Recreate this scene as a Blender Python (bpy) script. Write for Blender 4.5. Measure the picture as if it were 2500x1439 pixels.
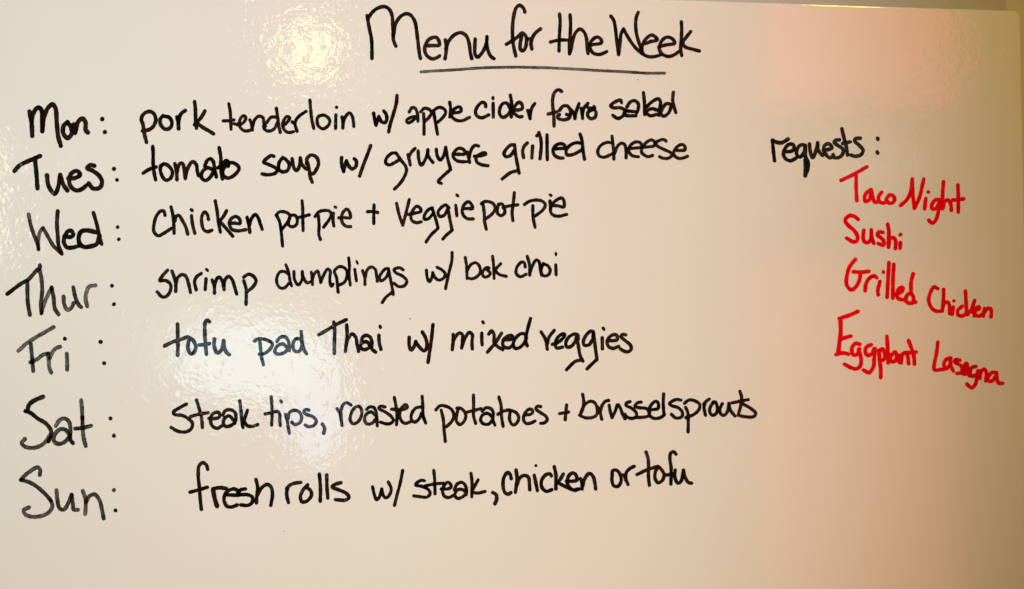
import bpy, math, random
from mathutils import Vector, Matrix, Euler

# ---------------------------------------------------------------- scene, camera, light
for o in list(bpy.data.objects):
    bpy.data.objects.remove(o)
sc = bpy.context.scene
col = sc.collection
R = math.radians
random.seed(7)

W_PX, H_PX, F_PX = 2500.0, 1439.0, 2000.0      # size of the photograph and its focal length
CAM_D = 0.48                                   # metres from the board
cam_data = bpy.data.cameras.new('camera')
cam_data.sensor_width = 36.0
cam_data.lens = 36.0 * F_PX / W_PX
cam_data.clip_start = 0.01
cam_data.clip_end = 50
cam = bpy.data.objects.new('camera', cam_data)
col.objects.link(cam)
cam.location = (0.0, -CAM_D, 1.5)
cam.rotation_euler = (R(90 + 1.74), 0, R(-4.6))
sc.camera = cam
CM = cam.rotation_euler.to_matrix()
C0 = Vector(cam.location)


def board_pt(px, py, y=0.0):
    """where the sight line through a point of the photograph meets the plane of the board"""
    d = CM @ Vector(((px - W_PX / 2) / F_PX, -(py - H_PX / 2) / F_PX, -1.0))
    t = (y - C0.y) / d.y
    return C0 + d * t


MPP = (board_pt(1300, 720) - board_pt(1200, 720)).length / 100.0   # metres per pixel on the board

world = bpy.data.worlds.new('World')
sc.world = world
world.use_nodes = True
bg = world.node_tree.nodes['Background']
bg.inputs[0].default_value = (0.06, 0.046, 0.022, 1)
bg.inputs[1].default_value = 1.0


def lamp(name, pos, target, sx, sy, color, radiance, shape='RECTANGLE'):
    L = bpy.data.lights.new(name, 'AREA')
    L.shape = shape
    L.size = sx
    if shape in ('RECTANGLE', 'ELLIPSE'):
        L.size_y = sy
    else:
        sy = sx
    area = sx * sy * (math.pi / 4 if shape in ('DISK', 'ELLIPSE') else 1.0)
    L.energy = radiance * math.pi * area
    L.color = color
    o = bpy.data.objects.new(name, L)
    col.objects.link(o)
    o.location = pos
    dirv = (Vector(target) - Vector(pos))
    o.rotation_euler = dirv.to_track_quat('-Z', 'Y').to_euler()
    return o


def mirrored(px, py, h):
    """the place in the room, h metres before the board, that the board mirrors at this point"""
    P = board_pt(px, py)
    d = P - C0
    return P + Vector((d.x, -d.y, d.z)) * (h / d.y), P


def room_light(name, px, py, wpx, hpx, h, color, radiance, shape='RECTANGLE', turn=0.0):
    pos, P = mirrored(px, py, h)
    k = MPP * (1 + h / CAM_D)
    o = lamp(name, pos, (pos.x, 0, pos.z), wpx * k, hpx * k, color, radiance, shape)
    o.rotation_euler.rotate_axis('Z', R(turn))
    return o


def spot(name, pos, target, angle, color, watts):
    L = bpy.data.lights.new(name, 'SPOT')
    L.energy = watts
    L.color = color
    L.spot_size = R(angle)
    L.spot_blend = 1.0
    L.shadow_soft_size = 0.05
    o = bpy.data.objects.new(name, L)
    col.objects.link(o)
    o.location = pos
    o.rotation_euler = (Vector(target) - Vector(pos)).to_track_quat('-Z', 'Y').to_euler()
    return o


# the window and lamps of the room, and added tint lights, placed where the board mirrors them; added spots shape the board's tone from outside the mirrored view
room_light('window_left_pane', 610, 880, 330, 180, 0.9, (0.480, 0.820, 1.000), 5.000, 'ELLIPSE')
room_light('window_top_pane', 590, 850, 430, 250, 1, (0.667, 0.917, 1.000), 1.200, 'ELLIPSE')
room_light('window_right_pane', 770, 980, 145, 300, 0.9, (0.466, 0.672, 1.000), 5.800, 'ELLIPSE')
room_light('ceiling_lamp', 755, 120, 140, 140, 1.6, (1.000, 0.926, 0.379), 9.500, 'DISK')
room_light('side_lamp', -75, 500, 110, 300, 0.9, (1.000, 0.900, 0.514), 7.000, 'RECTANGLE')
room_light('red_curtain', 2100, 0, 510, 540, 1.2, (1.000, 0.076, 0.061), 3.300, 'RECTANGLE')  # added red area light that puts the pink patch on the board
room_light('red_curtain_foot', 2095, 1080, 510, 900, 1.3, (1.000, 0.088, 0.018), 1.700, 'RECTANGLE')  # second added red light, carries the pink tint down the board
room_light('cream_patch_light', 2110, 400, 300, 170, 1.2, (0.933, 1.000, 0.667), 0.750, 'ELLIPSE')  # weak cream light added for the pale patch below the pink
spot('fill_spot', (0.2, -1.0, 2.3), (-0.25, 0, 1.45), 60, (0.751, 1.000, 0.877), 22.615)  # added unseen fill spots, tints and powers fitted to the board's tone
spot('fill_spot', (0.2, -1.0, 0.7), (-0.05, 0, 1.55), 50, (1.000, 0.706, 0.000), 24.370)
spot('fill_spot', (-1.0, -1.0, 2.3), (-0.25, 0, 1.45), 30, (0.547, 0.881, 1.000), 24.674)
spot('fill_spot', (0.2, -0.6, 2.3), (-0.05, 0, 1.55), 60, (1.000, 0.000, 0.077), 3.530)
spot('fill_spot', (0.2, -1.0, 2.3), (-0.05, 0, 1.55), 40, (0.777, 0.689, 1.000), 16.650)
spot('fill_spot', (0.2, -1.0, 0.7), (-0.05, 0, 1.55), 40, (0.572, 0.185, 1.000), 8.697)
spot('fill_spot', (0.5, -0.35, 2.1), (-0.1, 0, 1.5), 170, (0.889, 1.000, 0.000), 2.540)
spot('fill_spot', (0.2, -1.0, 0.7), (-0.05, 0, 1.55), 30, (0.000, 1.000, 0.000), 1.982)

sc.view_settings.view_transform = 'Standard'
sc.view_settings.look = 'None'
sc.view_settings.exposure = 0
sc.view_settings.gamma = 1
sc.render.engine = 'CYCLES'
sc.cycles.max_bounces = 8
sc.cycles.transparent_max_bounces = 24


# ---------------------------------------------------------------- materials
def new_mat(name):
    m = bpy.data.materials.new(name)
    m.use_nodes = True
    nt = m.node_tree
    return m, nt, nt.nodes['Principled BSDF']


def node(nt, typ, **kw):
    n = nt.nodes.new(typ)
    for k, v in kw.items():
        setattr(n, k, v)
    return n


def math_n(nt, op, a, b=None, c=None, clamp=False):
    n = node(nt, 'ShaderNodeMath', operation=op, use_clamp=clamp)
    for i, v in enumerate((a, b, c)):
        if v is None:
            continue
        if isinstance(v, (int, float)):
            n.inputs[i].default_value = v
        else:
            nt.links.new(v, n.inputs[i])
    return n.outputs[0]


def noise(nt, scale, detail=2.0, rough=0.5, offset=None):
    geo = node(nt, 'ShaderNodeNewGeometry')
    vec = geo.outputs['Position']
    if offset:
        a = node(nt, 'ShaderNodeVectorMath', operation='ADD')
        nt.links.new(vec, a.inputs[0])
        a.inputs[1].default_value = offset
        vec = a.outputs[0]
    n = node(nt, 'ShaderNodeTexNoise')
    n.inputs['Scale'].default_value = scale
    n.inputs['Detail'].default_value = detail
    n.inputs['Roughness'].default_value = rough
    nt.links.new(vec, n.inputs['Vector'])
    return n.outputs['Fac']


def orange_peel(nt, strength=1.0):
    """fine lumpy enamel: round bumps two to three millimetres across"""
    a = noise(nt, 420.0, 1.0, 0.5)
    b = noise(nt, 420.0 * 0.35, 0.0, 0.5, (3.1, 1.7, 0.4))
    pips = math_n(nt, 'MAXIMUM', math_n(nt, 'SUBTRACT', noise(nt, 420.0 * 0.8, 0.0, 0.5, (7.3, 0.9, 2.2)), 0.60), 0.0)
    h = math_n(nt, 'MULTIPLY_ADD', pips, 3.8, math_n(nt, 'MULTIPLY_ADD', b, 1.2, a))
    bp = node(nt, 'ShaderNodeBump')
    bp.inputs['Strength'].default_value = strength
    bp.inputs['Distance'].default_value = 0.000055
    nt.links.new(h, bp.inputs['Height'])
    return bp.outputs['Normal']


def enamel(name, c1, c2, peel=1.0, rough=0.068):
    m, nt, b = new_mat(name)
    n1 = noise(nt, 9.0, 4.0, 0.6)
    mix = node(nt, 'ShaderNodeMix', data_type='RGBA')
    mix.inputs['A'].default_value = (*c1, 1)
    mix.inputs['B'].default_value = (*c2, 1)
    f = math_n(nt, 'MULTIPLY_ADD', n1, 2.0, -0.5, clamp=True)
    nt.links.new(f, mix.inputs['Factor'])
    nt.links.new(mix.outputs['Result'], b.inputs['Base Color'])
    b.inputs['Roughness'].default_value = 0.6
    b.inputs['Specular IOR Level'].default_value = 0.0
    # the lumpy gloss coat over the flat sheet
    b.inputs['Coat Weight'].default_value = 1.0 if rough < 0.3 else 0.1
    b.inputs['Coat IOR'].default_value = 1.5
    b.inputs['Coat Roughness'].default_value = rough
    nt.links.new(orange_peel(nt, peel), b.inputs['Coat Normal'])
    return m


M_BOARD = enamel('white_enamel', (0.80, 0.78, 0.755), (0.81, 0.795, 0.775))
M_WALL = enamel('wall_paint', (0.62, 0.58, 0.53), (0.60, 0.56, 0.51), 0.4, 0.6)


def ink(name, color, color2, sheen, thin):
    """marker ink: opaque where it pooled, thin along the middle of a fast stroke, streaky where the pen ran dry"""
    m, nt, b = new_mat(name)
    uv = node(nt, 'ShaderNodeUVMap')
    sep = node(nt, 'ShaderNodeSeparateXYZ')
    nt.links.new(uv.outputs[0], sep.inputs[0])
    v = math_n(nt, 'ABSOLUTE', math_n(nt, 'MULTIPLY_ADD', sep.outputs[1], 2.0, -1.0))
    at = node(nt, 'ShaderNodeAttribute', attribute_name='dry')
    dry = at.outputs['Fac']
    centre = math_n(nt, 'SUBTRACT', 1.0, math_n(nt, 'POWER', v, 4.0))
    slow = noise(nt, 75.0, 2.0, 0.6)
    fine = noise(nt, 900.0, 2.0, 0.7, (5, 2, 1))
    slow2 = math_n(nt, 'MULTIPLY_ADD', slow, 2.6, -0.8, clamp=True)
    # streaks along the stroke
    cmb = node(nt, 'ShaderNodeCombineXYZ')
    nt.links.new(math_n(nt, 'MULTIPLY', sep.outputs[0], 0.35), cmb.inputs[0])
    nt.links.new(math_n(nt, 'MULTIPLY', sep.outputs[1], 4.0), cmb.inputs[1])
    st = node(nt, 'ShaderNodeTexNoise')
    st.inputs['Scale'].default_value = 2.0
    st.inputs['Detail'].default_value = 2.0
    nt.links.new(cmb.outputs[0], st.inputs['Vector'])
    streak = math_n(nt, 'MULTIPLY_ADD', st.outputs['Fac'], 2.4, -0.7, clamp=True)
    # how much of the board shows through
    wet_thin = math_n(nt, 'MULTIPLY', math_n(nt, 'MULTIPLY', centre, math_n(nt, 'MULTIPLY', slow2, streak)), thin)
    dterm = math_n(nt, 'MULTIPLY_ADD', streak, 0.50, math_n(nt, 'MULTIPLY_ADD', fine, 0.6, -0.12))
    d2 = math_n(nt, 'MULTIPLY', math_n(nt, 'MULTIPLY', dterm, math_n(nt, 'MULTIPLY', dry, 0.84)), math_n(nt, 'MULTIPLY_ADD', slow2, 0.45, 0.62))
    d3 = math_n(nt, 'MULTIPLY', d2, math_n(nt, 'MULTIPLY_ADD', centre, 0.45, 0.55))
    # ragged rim
    rim = math_n(nt, 'MULTIPLY_ADD', fine, math_n(nt, 'MULTIPLY_ADD', dry, 0.6, 0.16), v)
    lim = math_n(nt, 'MULTIPLY_ADD', dry, 0.28, 1.04)
    edge = math_n(nt, 'MULTIPLY', math_n(nt, 'SUBTRACT', rim, lim), 14.0, clamp=True)
    show = math_n(nt, 'MAXIMUM', math_n(nt, 'ADD', wet_thin, d3, clamp=True), edge)
    cm = node(nt, 'ShaderNodeMix', data_type='RGBA')
    cm.inputs['A'].default_value = (*color, 1)
    cm.inputs['B'].default_value = (*color2, 1)
    tint = noise(nt, 55.0, 3.0, 0.6, (9, 4, 6))
    nt.links.new(math_n(nt, 'MULTIPLY', math_n(nt, 'MULTIPLY_ADD', tint, 4.0, -1.7, clamp=True), centre), cm.inputs['Factor'])
    nt.links.new(cm.outputs['Result'], b.inputs['Base Color'])
    b.inputs['Roughness'].default_value = 0.08
    b.inputs['Specular IOR Level'].default_value = sheen
    nt.links.new(orange_peel(nt, 1.0), b.inputs['Normal'])
    nt.links.new(math_n(nt, 'SUBTRACT', 1.0, show, clamp=True), b.inputs['Alpha'])
    return m


M_BLACK = ink('black_marker_ink', (0.002, 0.0014, 0.0012), (0.030, 0.010, 0.005), 0.24, 0.26)
M_RED = ink('red_marker_ink', (0.88, 0.001, 0.006), (0.66, 0.0, 0.006), 0.10, 0.10)


# ---------------------------------------------------------------- mesh helpers
def link(name, me, mat, parent=None):
    o = bpy.data.objects.new(name, me)
    col.objects.link(o)
    if mat:
        me.materials.append(mat)
    if parent:
        o.parent = parent
        o.matrix_parent_inverse = Matrix.Translation(-parent_world(parent))
    return o


def parent_world(p):
    v = Vector(p.location)
    while p.parent:
        p = p.parent
    return v if p is None else v


def spline(pts, step):
    """Catmull-Rom through the points, resampled evenly"""
    P = [Vector(p) for p in pts]
    if len(P) < 3:
        dense = [P[0].lerp(P[-1], i / 8) for i in range(9)]
    else:
        Q = [P[0] * 2 - P[1]] + P + [P[-1] * 2 - P[-2]]
        dense = []
        for i in range(1, len(Q) - 2):
            p0, p1, p2, p3 = Q[i - 1:i + 3]
            # centripetal parameters keep tight corners from looping
            t0 = 0.0
            t1 = t0 + max((p1 - p0).length, 1e-4) ** 0.5
            t2 = t1 + max((p2 - p1).length, 1e-4) ** 0.5
            t3 = t2 + max((p3 - p2).length, 1e-4) ** 0.5
            n = max(4, int((p2 - p1).length / 1.2))
            for k in range(n):
                t = t1 + (t2 - t1) * k / n
                A1 = p0 * ((t1 - t) / (t1 - t0)) + p1 * ((t - t0) / (t1 - t0))
                A2 = p1 * ((t2 - t) / (t2 - t1)) + p2 * ((t - t1) / (t2 - t1))
                A3 = p2 * ((t3 - t) / (t3 - t2)) + p3 * ((t - t2) / (t3 - t2))
                B1 = A1 * ((t2 - t) / (t2 - t0)) + A2 * ((t - t0) / (t2 - t0))
                B2 = A2 * ((t3 - t) / (t3 - t1)) + A3 * ((t - t1) / (t3 - t1))
                dense.append(B1 * ((t2 - t) / (t2 - t1)) + B2 * ((t - t1) / (t2 - t1)))
        dense.append(P[-1])
    out = [dense[0]]
    acc = 0.0
    for a, b in zip(dense, dense[1:]):
        acc += (b - a).length
        if acc >= step:
            out.append(b)
            acc = 0.0
    if (out[-1] - dense[-1]).length > 0.2:
        out.append(dense[-1])
    return out


CS = (-1.0, -0.86, -0.45, 0.0, 0.45, 0.86, 1.0)
HS = (1.0,) * 7


def stroke(mb, pts, width, dry, lift, dot=False):
    """one pull of the pen as a low ridge of ink, positions in photograph pixels carried onto the board"""
    V, F, UV, D = mb
    width *= 1.12
    r0 = width / 2
    rnd = random.uniform(0, 60)
    if dot:
        c = sum((Vector(p) for p in pts), Vector((0, 0))) / len(pts)
        ax = (Vector(pts[-1]) - Vector(pts[0]))
        ln = ax.length / 2
        th = math.atan2(ax.y, ax.x) if ln > 0.1 else 0.6
        base = len(V)
        n = 18
        jit = [1 + random.uniform(-0.10, 0.10) for _ in range(n)]
        jit = [(jit[i - 1] + jit[i] * 2 + jit[(i + 1) % n]) / 4 for i in range(n)]
        V.append((c.x, c.y, 1.0 * lift)); UV.append((rnd, 0.5)); D.append(dry)
        for k, (s, h, vv) in enumerate(((0.6, 1, 0.75), (0.9, 1, 0.93), (1.0, 1, 1.0))):
            for i in range(n):
                a = 2 * math.pi * i / n
                ex = (r0 + ln) * s * jit[i] * math.cos(a)
                ey = r0 * s * jit[i] * math.sin(a)
                V.append((c.x + ex * math.cos(th) - ey * math.sin(th), c.y + ex * math.sin(th) + ey * math.cos(th), h * lift))
                UV.append((rnd + 0.3 * math.cos(a), vv)); D.append(dry)
        for i in range(n):
            j = (i + 1) % n
            F.append((base, base + 1 + i, base + 1 + j))
            for k in range(2):
                a0 = base + 1 + k * n
                F.append((a0 + i, a0 + n + i, a0 + n + j, a0 + j))
        return
    P = spline(pts, max(0.8, r0 * 0.32))
    n = len(P)
    if n < 2:
        return
    # smooth pressure wobble
    ph1, ph2 = random.uniform(0, 6.28), random.uniform(0, 6.28)
    s = 0.0
    base = len(V)
    tang = []
    for i in range(n):
        a = P[max(0, i - 1)]
        b = P[min(n - 1, i + 1)]
        t = (b - a)
        tang.append(t.normalized() if t.length > 1e-6 else Vector((1, 0)))
    rows = []
    # round start and end caps as short rows of shrinking width
    caps = (1.0, 0.92, 0.75, 0.5)
    for q in caps:
        rows.append((P[0] - tang[0] * (r0 * q), tang[0], math.sqrt(max(0.0, 1 - q * q)) if q < 1 else 0.06, 0.0))
    for i in range(n):
        if i:
            s += (P[i] - P[i - 1]).length
        wob = 1 + 0.045 * math.sin(s * 0.21 + ph1) + 0.035 * math.sin(s * 0.53 + ph2) + random.uniform(-0.02, 0.02)
        rows.append((P[i], tang[i], wob, s))
    for q in reversed(caps):
        rows.append((P[-1] + tang[-1] * (r0 * q), tang[-1], math.sqrt(max(0.0, 1 - q * q)) if q < 1 else 0.06, s))
    for ri, (c, t, k, ss) in enumerate(rows):
        rise = 0.1 * ri / len(rows)
        nx, ny = -t.y, t.x
        for cv, hv in zip(CS, HS):
            V.append((c.x + nx * r0 * k * cv, c.y + ny * r0 * k * cv, hv * lift + rise))
            UV.append((rnd + ss / width, 0.5 + 0.5 * cv))
            D.append(dry)
    m = len(CS)
    for i in range(len(rows) - 1):
        for j in range(m - 1):
            a = base + i * m + j
            F.append((a, a + 1, a + m + 1, a + m))


def build_ink(name, strokes, mat, parent):
    mb = ([], [], [], [])
    for i, (kind, w, d, pts) in enumerate(strokes):
        if kind == 'd' and len(pts) == 1:
            pts = [pts[0], pts[0]]
        if len(pts) == 1:
            stroke(mb, [pts[0], pts[0]], w, d, 1.0 + i * 0.12, True)
        else:
            stroke(mb, pts, w, d, 1.0 + i * 0.12, kind == 'd')
    V, F, UV, D = mb
    me = bpy.data.meshes.new(name)
    vs = []
    for (x, y, h) in V:
        p = board_pt(x, y)
        vs.append((p.x, -h * 4e-5 - 1e-5, p.z))
    ctr = sum((Vector(v) for v in vs), Vector()) / len(vs)
    ctr.y = 0
    me.from_pydata([tuple(Vector(v) - ctr) for v in vs], [], F)
    uvl = me.uv_layers.new(name='UVMap')
    for lp in me.loops:
        uvl.data[lp.index].uv = UV[lp.vertex_index]
    at = me.attributes.new('dry', 'FLOAT', 'POINT')
    at.data.foreach_set('value', D)
    # every face looks towards the room
    me.update()
    flip = [p.index for p in me.polygons if p.normal.y > 0]
    if flip:
        import bmesh
        bm = bmesh.new(); bm.from_mesh(me); bm.faces.ensure_lookup_table()
        for i in flip:
            bm.faces[i].normal_flip()
        bm.to_mesh(me); bm.free()
    me.polygons.foreach_set('use_smooth', [True] * len(me.polygons))
    o = bpy.data.objects.new(name, me)
    col.objects.link(o)
    me.materials.append(mat)
    o.parent = parent
    pw = Vector((0, 0, 0))
    q = parent
    while q:
        pw += Vector(q.location)
        q = q.parent
    o.location = ctr - pw
    return o


# ---------------------------------------------------------------- the wall and the board
def slab(name, x0, x1, z0, z1, yf, yb, r, bev, mat, parent=None, seg=8):
    """flat panel with rounded corners and a softened front edge"""
    def loop(x0, x1, z0, z1, r):
        pts = []
        for cx, cz, a0 in ((x1 - r, z1 - r, 0), (x0 + r, z1 - r, 90), (x0 + r, z0 + r, 180), (x1 - r, z0 + r, 270)):
            for k in range(seg + 1):
                a = R(a0 + 90 * k / seg)
                pts.append((cx + r * math.cos(a), cz + r * math.sin(a)))
        return pts
    V, F = [], []
    rings = [(bev, 0.0)] + [(bev * (1 - math.sin(R(a))), bev * (1 - math.cos(R(a)))) for a in (30, 60, 90)]
    lev = [(ins, yf + dep) for ins, dep in rings] + [(0.0, yb)]
    for ins, y in lev:
        for (x, z) in loop(x0 + ins, x1 - ins, z0 + ins, z1 - ins, max(r - ins, 1e-4)):
            V.append((x, y, z))
    n = (seg + 1) * 4
    F.append(tuple(range(n)))
    for L_ in range(len(lev) - 1):
        for i in range(n):
            j = (i + 1) % n
            F.append((L_ * n + i, L_ * n + n + i, L_ * n + n + j, L_ * n + j))
    F.append(tuple(reversed(range((len(lev) - 1) * n, len(lev) * n))))
    c = Vector(((x0 + x1) / 2, 0, (z0 + z1) / 2))
    me = bpy.data.meshes.new(name)
    me.from_pydata([tuple(Vector(v) - c) for v in V], [], F)
    import bmesh
    bm = bmesh.new(); bm.from_mesh(me)
    bmesh.ops.recalc_face_normals(bm, faces=bm.faces)
    bm.to_mesh(me); bm.free()
    o = bpy.data.objects.new(name, me)
    col.objects.link(o)
    me.materials.append(mat)
    if parent:
        o.parent = parent
        o.location = c - Vector(parent.location)
    else:
        o.location = c
    return o


right = board_pt(2492.5, 60).x
top = board_pt(2490, 26).z
left = board_pt(-160, 700).x
bottom = board_pt(1200, 1439 + 170).z

wall = slab('wall', -2.2, 2.2, 0.0, 2.6, 0.016, 0.12, 0.01, 0.002, M_WALL)
wall['kind'] = 'structure'

board = bpy.data.objects.new('whiteboard', None)
board.empty_display_size = 0.05
col.objects.link(board)
board.location = ((left + right) / 2, 0, bottom)
board['label'] = 'glossy white dimpled board with the weekly menu handwritten in black and red marker'
board['category'] = 'whiteboard'
slab('panel', left, right, bottom, top, 0.0, 0.0155, 0.0042, 0.0012, M_BOARD, board)

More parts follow.
